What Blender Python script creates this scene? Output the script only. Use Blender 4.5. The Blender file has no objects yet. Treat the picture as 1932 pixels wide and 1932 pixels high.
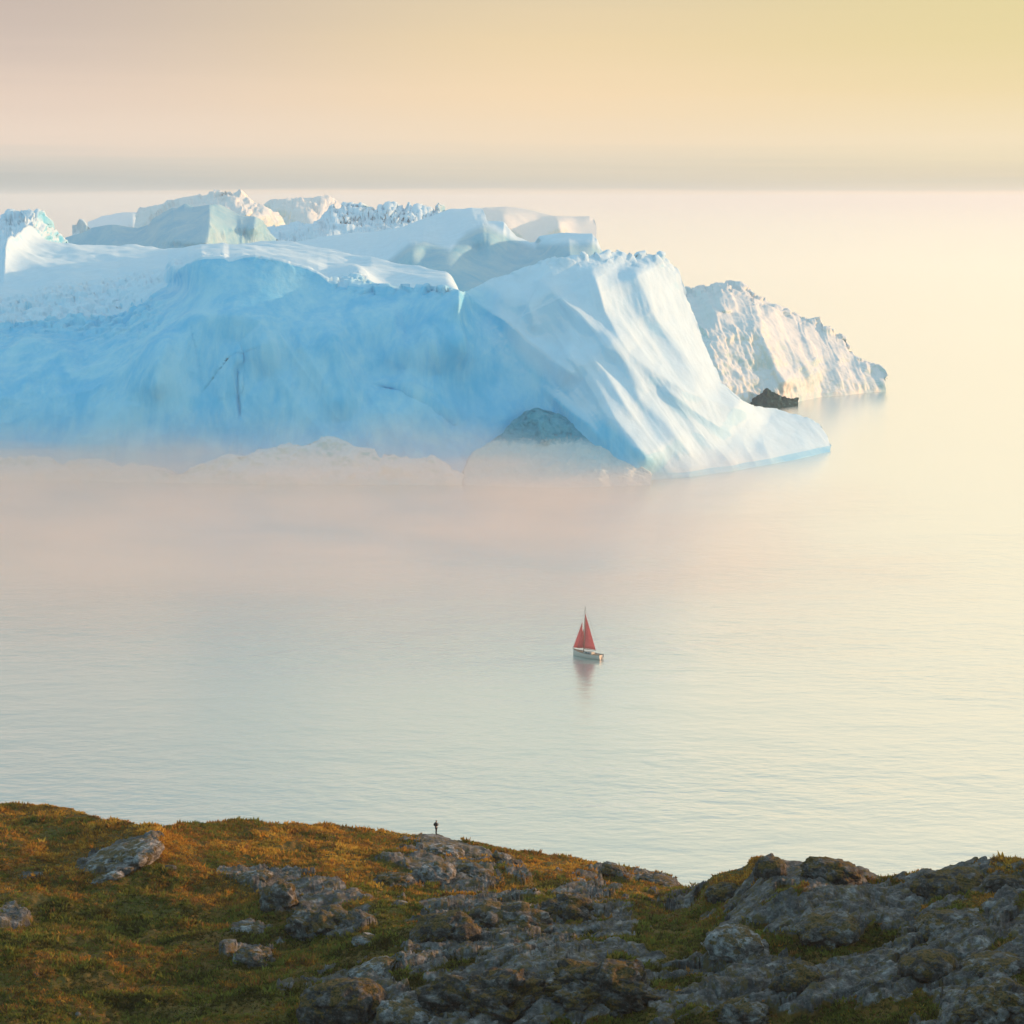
import bpy, math
import numpy as np
from mathutils import Vector
R = math.radians
rng = np.random.default_rng(7)
sc = bpy.context.scene
C = sc.collection

# ------------------------------------------------------------------ camera
H = 120.0
F = 2000.0                      # focal length in pixels of a 1024 px frame
K = 1024 / 1932.0
EYE = 373.0
PITCH = math.atan((512 - EYE * K) / F)
cp, sp = math.cos(PITCH), math.sin(PITCH)
cam = bpy.data.cameras.new('camera')
cam_o = bpy.data.objects.new('camera', cam); C.objects.link(cam_o)
cam_o.location = (0, 0, H)
cam_o.rotation_euler = (math.pi / 2 - PITCH, 0, 0)
cam.sensor_width = 36; cam.lens = 36 * F / 1024
cam.clip_start = 1; cam.clip_end = 200000
sc.camera = cam_o

def P(u, v, D):
    """world point at depth D seen at (u, v) of the photograph (1932 units wide)"""
    u = np.asarray(u, float); v = np.asarray(v, float); D = np.asarray(D, float)
    a = (u * K - 512) / F; b = (v * K - 512) / F
    dy = cp - b * sp; dz = -sp - b * cp
    return np.stack([a / dy * D, D + 0 * a, H + dz / dy * D], -1)

def v_sea(D):
    D = np.asarray(D, float)
    t = np.tan(np.arctan(H / D) - PITCH)
    return (512 + F * t) / K

def D_sea(v):
    b = (np.asarray(v, float) * K - 512) / F
    return H * (cp - b * sp) / (sp + b * cp)

# ------------------------------------------------------------------ noise
def _h(i, j, k, s=0):
    n = (i * 374761393 + j * 668265263 + k * 2147483647 + s * 1274126177) & 0xFFFFFFFF
    n = ((n ^ (n >> 13)) * 1274126177) & 0xFFFFFFFF
    n = ((n ^ (n >> 16)) * 2246822519) & 0xFFFFFFFF
    return ((n ^ (n >> 15)) & 0xFFFFFF) / float(0xFFFFFF)

def vnoise(p, s=0):
    p = np.asarray(p, float); f = np.floor(p); i = f.astype(np.int64); w = p - f
    w = w * w * w * (w * (w * 6 - 15) + 10)
    out = 0
    for a in (0, 1):
        wa = w[..., 0] if a else 1 - w[..., 0]
        for b in (0, 1):
            wb = w[..., 1] if b else 1 - w[..., 1]
            for c in (0, 1):
                wc = w[..., 2] if c else 1 - w[..., 2]
                out = out + wa * wb * wc * _h(i[..., 0] + a, i[..., 1] + b, i[..., 2] + c, s)
    return out * 2 - 1

def fbm(p, o=4, s=0, g=.5, l=2.03):
    a, r = 1, 0; p = np.asarray(p, float)
    for k in range(o):
        r = r + a * vnoise(p + 17.3 * k, s + k); a *= g; p = p * l
    return r

def ridged(p, o=4, s=0, g=.5):
    a, r = 1, 0; p = np.asarray(p, float)
    for k in range(o):
        r = r + a * (1 - 2 * np.abs(vnoise(p + 9.1 * k, s + k))); a *= g; p = p * 2.1
    return r

def cells(p, s=0):
    """F1 and F2 of a cell noise and the random value of the nearest cell"""
    p = np.asarray(p, float); i = np.floor(p).astype(np.int64)
    f1 = np.full(p.shape[:-1], 9.); f2 = f1.copy(); val = f1 * 0
    for a in (-1, 0, 1):
        for b in (-1, 0, 1):
            for c in (-1, 0, 1):
                q = i + np.array([a, b, c])
                d = 0
                for ax in range(3):
                    d = d + (q[..., ax] + _h(q[..., 0], q[..., 1], q[..., 2], s + 11 * ax + 3) - p[..., ax]) ** 2
                d = np.sqrt(d)
                near = d < f1
                f2 = np.where(near, f1, np.minimum(f2, d))
                val = np.where(near, _h(q[..., 0], q[..., 1], q[..., 2], s + 77), val)
                f1 = np.where(near, d, f1)
    return f1, f2, val

def facets(p, s=0):
    """height of broken flat faces: every cell is a tilted plane"""
    p = np.asarray(p, float); i = np.floor(p).astype(np.int64)
    f1 = np.full(p.shape[:-1], 9.); h = f1 * 0
    for a in (-1, 0, 1):
        for b in (-1, 0, 1):
            for c in (-1, 0, 1):
                q = i + np.array([a, b, c])
                k = [_h(q[..., 0], q[..., 1], q[..., 2], s + 11 * ax + 3) for ax in range(3)]
                v = [p[..., ax] - q[..., ax] - k[ax] for ax in range(3)]
                d = v[0] ** 2 + v[1] ** 2 + v[2] ** 2
                g = [_h(q[..., 0], q[..., 1], q[..., 2], s + 51 + 7 * ax) - .5 for ax in range(3)]
                hh = (k[0] + k[1] - 1) * .5 + 1.1 * (v[0] * g[0] + v[1] * g[1] + v[2] * g[2]) - .35 * d
                h = np.where(d < f1, hh, h); f1 = np.minimum(f1, d)
    return h

def sstep(a, b, x):
    t = np.clip((x - a) / (b - a), 0, 1); return t * t * (3 - 2 * t)

def lerp_line(u, pts):
    pts = np.asarray(pts, float)
    return [np.interp(u, pts[:, 0], pts[:, k]) for k in range(1, pts.shape[1])]

def tps(pts):
    """thin-plate interpolation of (u, v, value)"""
    pts = np.asarray(pts, float); X = pts[:, :2] / 300.; n = len(X)
    r2 = ((X[:, None] - X[None]) ** 2).sum(-1)
    A = np.zeros((n + 3, n + 3)); A[:n, :n] = .5 * r2 * np.log(r2 + 1e-9) + np.eye(n) * 2e-4
    A[:n, n] = 1; A[:n, n + 1:] = X; A[n, :n] = 1; A[n + 1:, :n] = X.T
    w = np.linalg.solve(A, np.concatenate([pts[:, 2], [0, 0, 0]]))
    def f(u, v):
        U = np.stack([np.ravel(u), np.ravel(v)], -1) / 300.; out = np.empty(len(U))
        for s in range(0, len(U), 40000):
            q = U[s:s + 40000]; d = ((q[:, None] - X[None]) ** 2).sum(-1)
            out[s:s + 40000] = (.5 * d * np.log(d + 1e-9)) @ w[:n] + w[n] + q @ w[n + 1:]
        return out.reshape(np.shape(u))
    return f

def polydist(U, V, line):
    """signed distance to a polyline (positive = on its right / upper side) and the run along it"""
    L = np.asarray(line, float); best = np.full(U.shape, 1e9); sg = np.zeros(U.shape); run = np.zeros(U.shape)
    seg = np.hypot(*(L[1:] - L[:-1]).T); tot = seg.sum(); acc = 0
    for a, b, l in zip(L[:-1], L[1:], seg):
        d = (b - a) / l
        t = np.clip((U - a[0]) * d[0] + (V - a[1]) * d[1], 0, l)
        du = U - a[0] - d[0] * t; dv = V - a[1] - d[1] * t
        q = np.hypot(du, dv); m = q < best
        cr = du * d[1] - dv * d[0]
        best = np.where(m, q, best); sg = np.where(m, np.sign(cr), sg); run = np.where(m, (acc + t) / tot, run)
        acc += l
    return best * sg, run

def ridge_at(U, V, line, amp, wl, wr, taper=.18):
    """height of a ridge drawn along the line: wl wide on its left, wr on its right"""
    d, t = polydist(U, V, line)
    w = np.where(d < 0, wl, wr)
    x = np.abs(d) / w
    prof = np.exp(-x * np.sqrt(x * x + .02) / (x + .3))
    return amp * prof * sstep(0, taper, t) * sstep(0, taper, 1 - t)

# ------------------------------------------------------------------ objects
def tag(o, label=None, cat=None, group=None, kind=None):
    if label: o['label'] = label
    if cat: o['category'] = cat
    if group: o['group'] = group
    if kind: o['kind'] = kind
    return o

def mesh_obj(name, verts, faces, mat=None, parent=None, smooth=True, attrs=None):
    me = bpy.data.meshes.new(name)
    verts = np.asarray(verts, np.float32).reshape(-1, 3)
    if isinstance(faces, np.ndarray):
        n, k = faces.shape
        me.vertices.add(len(verts)); me.vertices.foreach_set('co', verts.ravel())
        me.loops.add(n * k); me.loops.foreach_set('vertex_index', faces.astype(np.int32).ravel())
        me.polygons.add(n)
        me.polygons.foreach_set('loop_start', np.arange(0, n * k, k, dtype=np.int32))
        me.polygons.foreach_set('loop_total', np.full(n, k, np.int32))
        me.update(calc_edges=True); me.validate()
    else:
        me.from_pydata(verts.tolist(), [], faces); me.update()
    me.polygons.foreach_set('use_smooth', np.full(len(me.polygons), smooth))
    for nm, arr in (attrs or {}).items():
        arr = np.asarray(arr, np.float32)
        if arr.ndim == 1:
            me.attributes.new(nm, 'FLOAT', 'POINT').data.foreach_set('value', arr)
        else:
            a4 = np.ones((len(arr), 4), np.float32); a4[:, :3] = arr
            me.attributes.new(nm, 'FLOAT_COLOR', 'POINT').data.foreach_set('color', a4.ravel())
    o = bpy.data.objects.new(name, me); C.objects.link(o)
    if mat: me.materials.append(mat)
    if parent: o.parent = parent
    return o

def grid_faces(nr, nc, flip=False):
    i = np.arange(nr * nc).reshape(nr, nc)
    q = np.stack([i[:-1, :-1], i[:-1, 1:], i[1:, 1:], i[1:, :-1]], -1).reshape(-1, 4)
    return q[:, ::-1] if flip else q

def normals(G):
    du = np.gradient(G, axis=1); dv = np.gradient(G, axis=0)
    n = np.cross(du, dv); n /= np.linalg.norm(n, axis=-1, keepdims=True) + 1e-9
    return n

# ------------------------------------------------------------------ materials
def lin(*c):
    return tuple(((x / 255) / 12.92 if x / 255 <= .04045 else ((x / 255 + .055) / 1.055) ** 2.4) for x in c) + (1,)

def new_mat(name):
    m = bpy.data.materials.new(name); m.use_nodes = True
    nt = m.node_tree; nt.nodes.clear()
    out = nt.nodes.new('ShaderNodeOutputMaterial')
    return m, nt, out

class N:
    def __init__(s, nt): s.nt = nt
    def __call__(s, t, props=None, **inp):
        n = s.nt.nodes.new('ShaderNode' + t)
        for k, v in (props or {}).items(): setattr(n, k, v)
        for k, v in inp.items():
            key = int(k[1:]) if k[0] == '_' and k[1:].isdigit() else k.replace('_', ' ')
            s.set(n.inputs[key], v)
        return n
    def set(s, sock, v):
        if isinstance(v, bpy.types.NodeSocket): s.nt.links.new(v, sock)
        elif isinstance(v, bpy.types.Node): s.nt.links.new(v.outputs[0], sock)
        else: sock.default_value = v
    def math(s, op, a, b=0.0, c=0.0, clamp=False):
        n = s.nt.nodes.new('ShaderNodeMath'); n.operation = op; n.use_clamp = clamp
        for k, x in enumerate((a, b, c)): s.set(n.inputs[k], x)
        return n.outputs[0]
    def mix(s, f, a, b, mode='MIX'):
        n = s.nt.nodes.new('ShaderNodeMix'); n.data_type = 'RGBA'; n.blend_type = mode
        s.set(n.inputs[0], f); s.set(n.inputs[6], a); s.set(n.inputs[7], b)
        return n.outputs[2]
    def mapr(s, x, a, b, c=0., d=1., smooth=True):
        n = s.nt.nodes.new('ShaderNodeMapRange'); n.interpolation_type = 'SMOOTHSTEP' if smooth else 'LINEAR'
        for k, v in enumerate((x, a, b, c, d)): s.set(n.inputs[k], v)
        return n.outputs[0]
    def ramp(s, x, stops, mode='LINEAR'):
        n = s.nt.nodes.new('ShaderNodeValToRGB'); s.set(n.inputs[0], x)
        cr = n.color_ramp; cr.interpolation = mode
        while len(cr.elements) > 1: cr.elements.remove(cr.elements[-1])
        for k, (p, c) in enumerate(stops):
            e = cr.elements[0] if k == 0 else cr.elements.new(p)
            e.position = p; e.color = c
        return n.outputs[0]
    def noise(s, vec, scale, detail=4, rough=.55, dist=0.):
        n = s.nt.nodes.new('ShaderNodeTexNoise')
        if vec is not None: s.set(n.inputs['Vector'], vec)
        s.set(n.inputs['Scale'], scale); s.set(n.inputs['Detail'], detail); s.set(n.inputs['Roughness'], rough); s.set(n.inputs['Distortion'], dist)
        return n.outputs[0]
    def scaled(s, vec, sx, sy, sz, rot=(0, 0, 0)):
        n = s.nt.nodes.new('ShaderNodeMapping'); s.set(n.inputs['Vector'], vec)
        n.inputs['Scale'].default_value = (sx, sy, sz); n.inputs['Rotation'].default_value = rot
        return n.outputs[0]
    def pos(s):
        return s.nt.nodes.new('ShaderNodeNewGeometry').outputs['Position']

def simple_mat(name, col, rough=.6, metal=0., var=.12, scale=6.):
    m, nt, out = new_mat(name); n = N(nt)
    tc = nt.nodes.new('ShaderNodeTexCoord').outputs['Object']
    f = n.noise(tc, scale, 4)
    lo = tuple(c * (1 - var) for c in col[:3]) + (1,); hi = tuple(min(1, c * (1 + var)) for c in col[:3]) + (1,)
    b = n('BsdfPrincipled', Base_Color=n.mix(f, lo, hi), Roughness=rough, Metallic=metal)
    nt.links.new(b.outputs[0], out.inputs[0])
    return m

def ice_mat(name, snow, ice, fresh=1.0, con=.12, streak=(.25, .25, .05), rot=(0, 0, 0)):
    """snow on what lies flat, bare compact ice on what is steep"""
    m, nt, out = new_mat(name); n = N(nt)
    geo = nt.nodes.new('ShaderNodeNewGeometry'); pos = geo.outputs['Position']
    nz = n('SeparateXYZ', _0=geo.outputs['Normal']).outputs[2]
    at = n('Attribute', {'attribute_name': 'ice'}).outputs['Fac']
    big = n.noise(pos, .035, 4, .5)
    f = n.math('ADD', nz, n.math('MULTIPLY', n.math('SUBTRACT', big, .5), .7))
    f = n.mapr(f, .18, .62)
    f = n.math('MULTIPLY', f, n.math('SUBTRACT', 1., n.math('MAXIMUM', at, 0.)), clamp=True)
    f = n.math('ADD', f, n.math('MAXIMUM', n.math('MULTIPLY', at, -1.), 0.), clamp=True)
    st = n.noise(n.scaled(pos, *streak, rot=rot), 1., 5, .6)
    crk = n.noise(n.scaled(pos, .16, .16, .03), 1., 2, .5, .6)
    vein = n.mapr(n.math('ABSOLUTE', n.math('SUBTRACT', crk, .5)), 0., .012, 1., 0.)
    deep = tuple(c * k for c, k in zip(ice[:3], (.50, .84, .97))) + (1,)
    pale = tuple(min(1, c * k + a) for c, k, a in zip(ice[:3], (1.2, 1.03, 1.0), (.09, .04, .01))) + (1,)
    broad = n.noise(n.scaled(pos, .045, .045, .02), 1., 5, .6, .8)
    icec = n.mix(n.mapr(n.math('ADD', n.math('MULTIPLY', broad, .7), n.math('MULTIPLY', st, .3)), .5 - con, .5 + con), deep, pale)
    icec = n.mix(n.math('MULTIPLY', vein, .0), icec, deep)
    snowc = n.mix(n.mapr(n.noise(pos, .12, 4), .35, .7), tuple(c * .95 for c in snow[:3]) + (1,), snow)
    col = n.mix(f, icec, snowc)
    h = n.math('ADD', n.math('MULTIPLY', n.noise(pos, .35, 6, .62), 1.0), n.math('MULTIPLY', st, .4))
    bump = n('Bump', Strength=n.mapr(f, 0., 1., .28, .18), Distance=1.0 * fresh, Height=h)
    b = n('BsdfPrincipled', Base_Color=col, Roughness=n.mapr(f, 0., 1., .48, .8), Normal=bump)
    b.inputs['Specular IOR Level'].default_value = .2
    nt.links.new(b.outputs[0], out.inputs[0])
    return m

SNOW = (.62, .81, .93, 1)
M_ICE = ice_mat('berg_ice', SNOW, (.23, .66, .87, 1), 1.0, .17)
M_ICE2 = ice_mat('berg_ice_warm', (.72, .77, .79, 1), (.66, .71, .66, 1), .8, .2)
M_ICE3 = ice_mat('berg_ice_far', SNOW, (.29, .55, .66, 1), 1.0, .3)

# ------------------------------------------------------------------ icebergs
def berg(name, label, top, water, ctrl=(), ridges=(), du=3., nr=120, back=120., kb=24, mat=None, noise=(.8, 9.), flute=0., blocks=0.,
         jag=None, hood=None, ice_at=None, group=None, extra=None, cat='iceberg', plateau=None, seed=0):
    top = np.asarray(top, float); u0, u1 = top[0, 0], top[-1, 0]
    us = np.linspace(u0, u1, int((u1 - u0) / du) + 1)
    vt, Dt = lerp_line(us, top)
    if jag:
        vt = vt + jag(us)
    Dw, = lerp_line(us, water)
    vw = v_sea(Dw)
    pts = [(a, b, c) for a, b, c in top[::max(1, len(top) // 30)]]
    pts += [(u, float(v_sea(d)), d) for u, d in zip(np.linspace(u0, u1, 22), np.interp(np.linspace(u0, u1, 22), *np.asarray(water, float).T))]
    pts += list(ctrl)
    keep = []
    for p in pts:
        if all(abs(p[0] - q[0]) + abs(p[1] - q[1]) > 2 for q in keep): keep.append(p)
    f = tps(keep)
    t = np.linspace(0, 1, nr)[:, None]
    U = np.broadcast_to(us, (nr, len(us))).copy(); V = vw + (vt - vw) * t
    D = f(U, V)
    D = D + (Dw - f(us, vw))[None] * np.clip(1 - t * 5, 0, 1) + (Dt - D[-1])[None] * np.clip(1 - (1 - t) * 6, 0, 1)
    lift = np.zeros_like(D)
    for r in ridges: lift = lift + ridge_at(U, V, *r)
    D = D - lift
    G = P(U, V, D)
    # behind the crest
    T = G[-1]; rows = []
    if plateau is not None:
        pl = plateau(us, T)                       # rows x cols x 3
        rows.append(pl); T = pl[-1]
    s = np.linspace(0, 1, kb + 1)[1:, None]
    bk = np.asarray(back(us) if callable(back) else np.full(len(us), float(back)))
    bx = T[None, :, 0] + 0 * s; by = T[None, :, 1] + bk * s
    bz = T[None, :, 2] - (T[None, :, 2] + 3) * s ** 2.2
    rows.append(np.stack([bx, by, bz], -1))
    low = G[:1].copy(); low[..., 2] = -3
    G = np.concatenate([low, G] + rows, 0)
    nrt = G.shape[0]
    nrm = normals(G)
    nrm = nrm * np.where((nrm[..., 1:2] > .6) & (np.arange(nrt)[:, None, None] < nr), -1, 1)
    sgn = np.sign(np.median(nrm[3:nr // 2, :, 1])); nrm = nrm * (-sgn)
    a, sc_ = noise
    q = G / sc_ + seed * 13.7
    disp = a * fbm(q, 5, seed)
    steep = sstep(.75, .35, np.abs(nrm[..., 2]))
    if flute:
        disp = disp + flute * steep * fbm(G / np.array([4.2, 4.2, 30.]) + seed, 4, seed + 5)
    if blocks:
        f1, f2, val = cells(G / np.array([9., 9., 13.]) + seed, seed)
        disp = disp + blocks * steep * (val - .5 + .5 * np.minimum(f2 - f1, .35))
    Ufull = np.broadcast_to(us, (nrt, len(us)))
    Vfull = np.concatenate([V[:1], V] + [np.broadcast_to(V[-1], r.shape[:2]) for r in rows], 0)
    if hood is not None:
        disp = disp + hood(Ufull, Vfull, G, np.arange(nrt)[:, None] / nr)
    wl = sstep(-1, 4, G[..., 2])
    G = G + nrm * (disp * (.25 + .75 * wl))[..., None]
    ends = np.minimum(np.arange(len(us)), np.arange(len(us))[::-1])
    ice = np.zeros(G.shape[:2])
    if ice_at is not None: ice = ice_at(Ufull, Vfull, G)
    m_ = (G[..., 2] < 2.2) & (G[..., 2] > -1)
    ice = np.where(m_, np.maximum(ice, .6), ice)
    o = mesh_obj(name, G, grid_faces(nrt, len(us)), mat or M_ICE, attrs={'ice': ice.ravel()})
    tag(o, label, cat, group)
    return o

def spikes(us, pos, h, w, s=0):
    r = np.zeros_like(us)
    for k, p in enumerate(pos):
        hh = h * (.6 + .8 * _h(np.int64(k), np.int64(s), np.int64(3)))
        ww = w * (.6 + .8 * _h(np.int64(k), np.int64(s), np.int64(9)))
        r = np.maximum(r, hh * np.clip(1.25 - np.abs(us - p) / ww, 0, 1))
    return -r

# main iceberg -------------------------------------------------------------
topA = [(-330, 560, 1010), (-200, 575, 1010), (-60, 580, 1000), (0, 589, 990), (60, 570, 1000), (105, 557, 1005), (170, 552, 1005), (225, 550, 1000), (267, 538, 985), (316, 534, 965),
        (338, 512, 935), (355, 497, 925), (380, 487, 918), (422, 485, 918), (432, 491, 917), (457, 484, 917), (481, 482, 917), (527, 491, 917),
        (580, 505, 917), (601, 516, 916), (618, 533, 914), (680, 543, 912), (709, 546, 910), (790, 544, 908), (864, 546, 896), (872, 549, 898), (892, 543, 906), (931, 525, 912),
        (976, 511, 913), (1001, 501, 914), (1043, 483, 918), (1089, 483, 920), (1131, 483, 928), (1145, 476, 932), (1166, 471, 938), (1187, 483, 940),
        (1222, 476, 948), (1254, 483, 955), (1283, 508, 958), (1292, 547, 955), (1300, 573, 953), (1316, 617, 950), (1334, 663, 948), (1360, 723, 948), (1388, 751, 950),
        (1419, 767, 954), (1465, 774, 960), (1512, 787, 964), (1545, 800, 965), (1561, 824, 961), (1566, 842, 957)]
watA = [(-330, 862), (0, 866), (300, 858), (600, 850), (850, 843), (1050, 842), (1200, 850), (1300, 862), (1400, 886), (1500, 920), (1566, 950)]
ctrlA = [
    # left wall
    (-150, 800, 872), (0, 800, 876), (200, 800, 872), (400, 800, 866), (600, 800, 862), (760, 800, 862), (850, 800, 868),
    (-150, 700, 892), (0, 700, 900), (200, 700, 894), (400, 700, 878), (600, 700, 876), (760, 700, 880), (850, 700, 876),
    (-150, 640, 930), (0, 645, 935), (150, 640, 930), (280, 620, 905), (400, 610, 893), (480, 605, 890), (600, 620, 888), (760, 620, 892), (850, 620, 884),
    (0, 610, 965), (150, 590, 965), (300, 570, 935), (420, 540, 905), (560, 560, 905), (700, 570, 902), (800, 570, 896),
    # corner and the slope right of it
    (868, 570, 890), (868, 640, 882), (885, 580, 897), (915, 640, 890), (900, 700, 881), (950, 720, 884), (960, 790, 872), (1000, 850, 868), (900, 850, 862),
    # ridge
    (925, 588, 901), (990, 640, 893), (1058, 690, 883), (1110, 740, 873), (1150, 790, 864), (1200, 845, 856),
    (1040, 760, 881), (1080, 820, 866), (1120, 870, 855),
    # bowl and spur
    (950, 560, 900), (1000, 560, 899), (1040, 600, 895), (1060, 640, 890), (1100, 560, 905), (1130, 640, 897), (1180, 560, 920), (1240, 560, 934),
    (1180, 640, 903), (1230, 640, 914), (1290, 650, 932), (1180, 720, 885), (1250, 720, 900), (1320, 720, 922), (1200, 790, 872), (1280, 790, 889), (1360, 790, 915),
    (1440, 810, 934), (1500, 820, 947), (1280, 850, 870), (1360, 840, 897), (1440, 845, 914),
]
ridgesA = [
    ([(862, 540), (900, 572), (925, 588), (960, 610), (990, 640), (1030, 668), (1058, 690), (1100, 720)], 5, 22, 12, .1),
    ([(1040, 672), (1075, 676), (1102, 691), (1131, 737), (1159, 790), (1204, 846), (1240, 890)], 9, 28, 34, .12),
    ([(1130, 620), (1152, 649), (1180, 695), (1204, 754), (1257, 807), (1310, 874)], 5, 20, 26, .2),
    ([(1100, 490), (1112, 512), (1123, 528), (1142, 587), (1165, 633), (1186, 666), (1228, 704), (1290, 735), (1380, 768), (1450, 800)], 15, 40, 34, .1),
    ([(1185, 490), (1200, 520), (1214, 545), (1230, 587), (1266, 633), (1310, 690), (1365, 742), (1420, 780)], 15, 34, 46, .1),
    ([(1000, 525), (1020, 532), (1046, 554), (1088, 587), (1132, 638), (1165, 690)], 7.5, 30, 16, .2),
    ([(868, 460), (868, 545), (867, 580), (868, 620), (874, 720)], 9, 50, 9, .32),
    ([(985, 545), (1000, 580), (1012, 640)], 4, 14, 14, .3),
    ([(1085, 640), (1140, 700), (1180, 770), (1225, 830)], 4, 16, 12, .3),
    ([(1230, 720), (1300, 770), (1400, 830)], 4, 16, 14, .3),
    ([(1010, 720), (1060, 760), (1110, 800), (1160, 860)], 4, 18, 16, .3),
    # left wall: shelf edges and buttresses
    ([(300, 620), (360, 600), (440, 596), (490, 606), (510, 650), (520, 720)], 10, 40, 22, .25),
    ([(0, 665), (60, 645), (110, 660), (160, 690)], 9, 30, 14, .3),
    ([(630, 590), (625, 650), (640, 720), (660, 800)], 9, 40, 18, .25),
    ([(740, 560), (745, 620), (770, 700)], 6, 30, 12, .3),
    ([(695, 722), (730, 732), (765, 740), (800, 765), (865, 812)], -2.6, 5, 3, .2),
    ([(690, 712), (730, 722), (770, 728), (808, 755), (870, 800)], 2.5, 40, 8, .2),
    ([(800, 600), (815, 650), (832, 710)], 6, 26, 10, .45),
    ([(452, 640), (450, 690), (450, 760)], 3, 26, 4, .3),
    ([(330, 610), (300, 690), (290, 770)], 8, 30, 18, .3),
]
farA = [(-330, 462, 1500), (0, 458, 1500), (60, 456, 1520), (130, 455, 1550), (300, 459, 1600), (500, 462, 1500), (620, 470, 1330), (700, 486, 1200), (780, 510, 1110), (860, 528, 1040), (900, 560, 1000), (1566, 560, 1000)]
def plateauA(us, T):
    n = 110
    s = np.linspace(0, 1, n + 1)[1:, None]
    vf, Df = lerp_line(us, farA)
    E = P(us, vf, Df)
    w = sstep(840, 940, us)[:, None]
    B = T.copy(); B[:, 1] += 70; B[:, 2] *= .45
    E = E * (1 - w) + B * w
    G = T[None] * (1 - s[..., None]) + E[None] * s[..., None]
    wl = 1 - w[:, 0]
    dip = 9 * wl * np.exp(-((s - .22) / .2) ** 2) * s ** .5 * sstep(250, 420, us)
    x, y = G[..., 0], G[..., 1]
    q = np.stack([(x + .35 * y) / 60, (y - .35 * x) / 210, 0 * x], -1)
    bump = 4.2 * fbm(q, 4, 31) * sstep(0, .15, s) * wl
    # snow ridge on the far left, hump behind the serac crest
    Uu = us + 0 * s; Vv = (H - G[..., 2]) / G[..., 1] / K * F + EYE
    bump += 13 * np.exp(-np.abs(Uu - np.interp(Vv, [448, 466, 499, 540], [62, 36, 12, 0])) / 14.) * sstep(530, 490, Vv) * sstep(440, 452, Vv)
    bump += 9 * np.exp(-((Uu - 675) / 34) ** 2 - ((s - .25) / .16) ** 2)
    bump += 7 * np.exp(-((Uu - 322) / 16) ** 2 - ((s - .05) / .08) ** 2)
    G = G.copy(); G[..., 2] += bump - dip
    return G
def hoodA(U, V, G, r):
    # broken blocks along the crest and the chaotic shelf at the left
    crest = np.exp(-((r - 1.02) / .05) ** 2)
    f1, f2, val = cells(G / 5.2, 3)
    blk = (val - .35) * 4.6 + 1.2 * np.minimum(f2 - f1, .4)
    zone = np.maximum(np.maximum(sstep(590, 630, U) * sstep(880, 840, U), .75 * sstep(330, 280, U)), .8 * sstep(1010, 1060, U) * sstep(1300, 1260, U))
    zone = np.maximum(zone, .25)
    d = crest * zone * blk
    left = sstep(340, 250, U) * np.exp(-((V - 590) / 45.) ** 2) * (r < 1.01)
    f1, f2, val = cells(G / 4.2 + 9, 8)
    d = d + left * ((val - .5) * 3.2 + fbm(G / 6, 4, 4) * 1.4)
    # wind and melt streaks running down the spur
    sp_ = sstep(900, 1000, U) * (r < 1)
    st = fbm(np.stack([(U * .80 - V * .60) / 13., (U * .6 + V * .80) / 160., 0 * U], -1), 3, 12)
    st2 = fbm(np.stack([(U * .96 - V * .27) / 9., (U * .27 + V * .96) / 90., 0 * U], -1), 3, 14)
    up = sstep(620, 540, V) * sstep(1080, 1120, U)
    d = d + sp_ * (.25 * st * (1 - up) + .34 * st2 * up) * (.3 + sstep(-.3, .5, vnoise(G / 30.)))
    d = d - 3.5 * np.exp(-((U - 450 - 3 * np.sin(V / 20)) / 3.) ** 2) * sstep(680, 700, V) * sstep(800, 770, V)
    wall = sstep(960, 860, U) * (r < .97)
    d = d + wall * sstep(530, 660, V) * (1.5 * ridged(G / np.array([26., 26., 70.]) + 3.3, 3, 33) + .45 * ridged(G / np.array([7., 7., 34.]), 2, 35) * sstep(0, .5, vnoise(G / 28. + 5)))
    d = d + (r < 1) * 1.1 * ridged(np.stack([(U * .82 - V * .57) / 60., (U * .57 + V * .82) / 420., 0 * U], -1), 2, 37) * sstep(420, 560, U) * sstep(560, 640, V)
    return d
def iceA(U, V, G):
    w = sstep(1000, 880, U) * sstep(520, 560, V)
    w = np.maximum(w, sstep(320, 360, U) * sstep(890, 870, U) * (np.arange(U.shape[0])[:, None] < 268))
    w = np.maximum(w, .95 * sstep(0, 1, ((V - 590) - (U - 880) * .76) / 70.) * sstep(1250, 1150, U) * sstep(870, 900, U))
    lower = sstep(0, 1, ((V - 570) - (U - 880) * .76) / 50.)
    return np.clip(w, 0, 1) * .92 * (G[..., 1] < 960) - .72 * sstep(900, 960, U) * (1 - lower) * (1 - np.clip(w, 0, 1))
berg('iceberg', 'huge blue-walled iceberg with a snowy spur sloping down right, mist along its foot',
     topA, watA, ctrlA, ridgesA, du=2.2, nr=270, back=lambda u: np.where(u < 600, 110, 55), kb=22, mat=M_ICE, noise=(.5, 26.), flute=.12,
     hood=hoodA, ice_at=iceA, plateau=plateauA, seed=1, extra=None)

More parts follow.
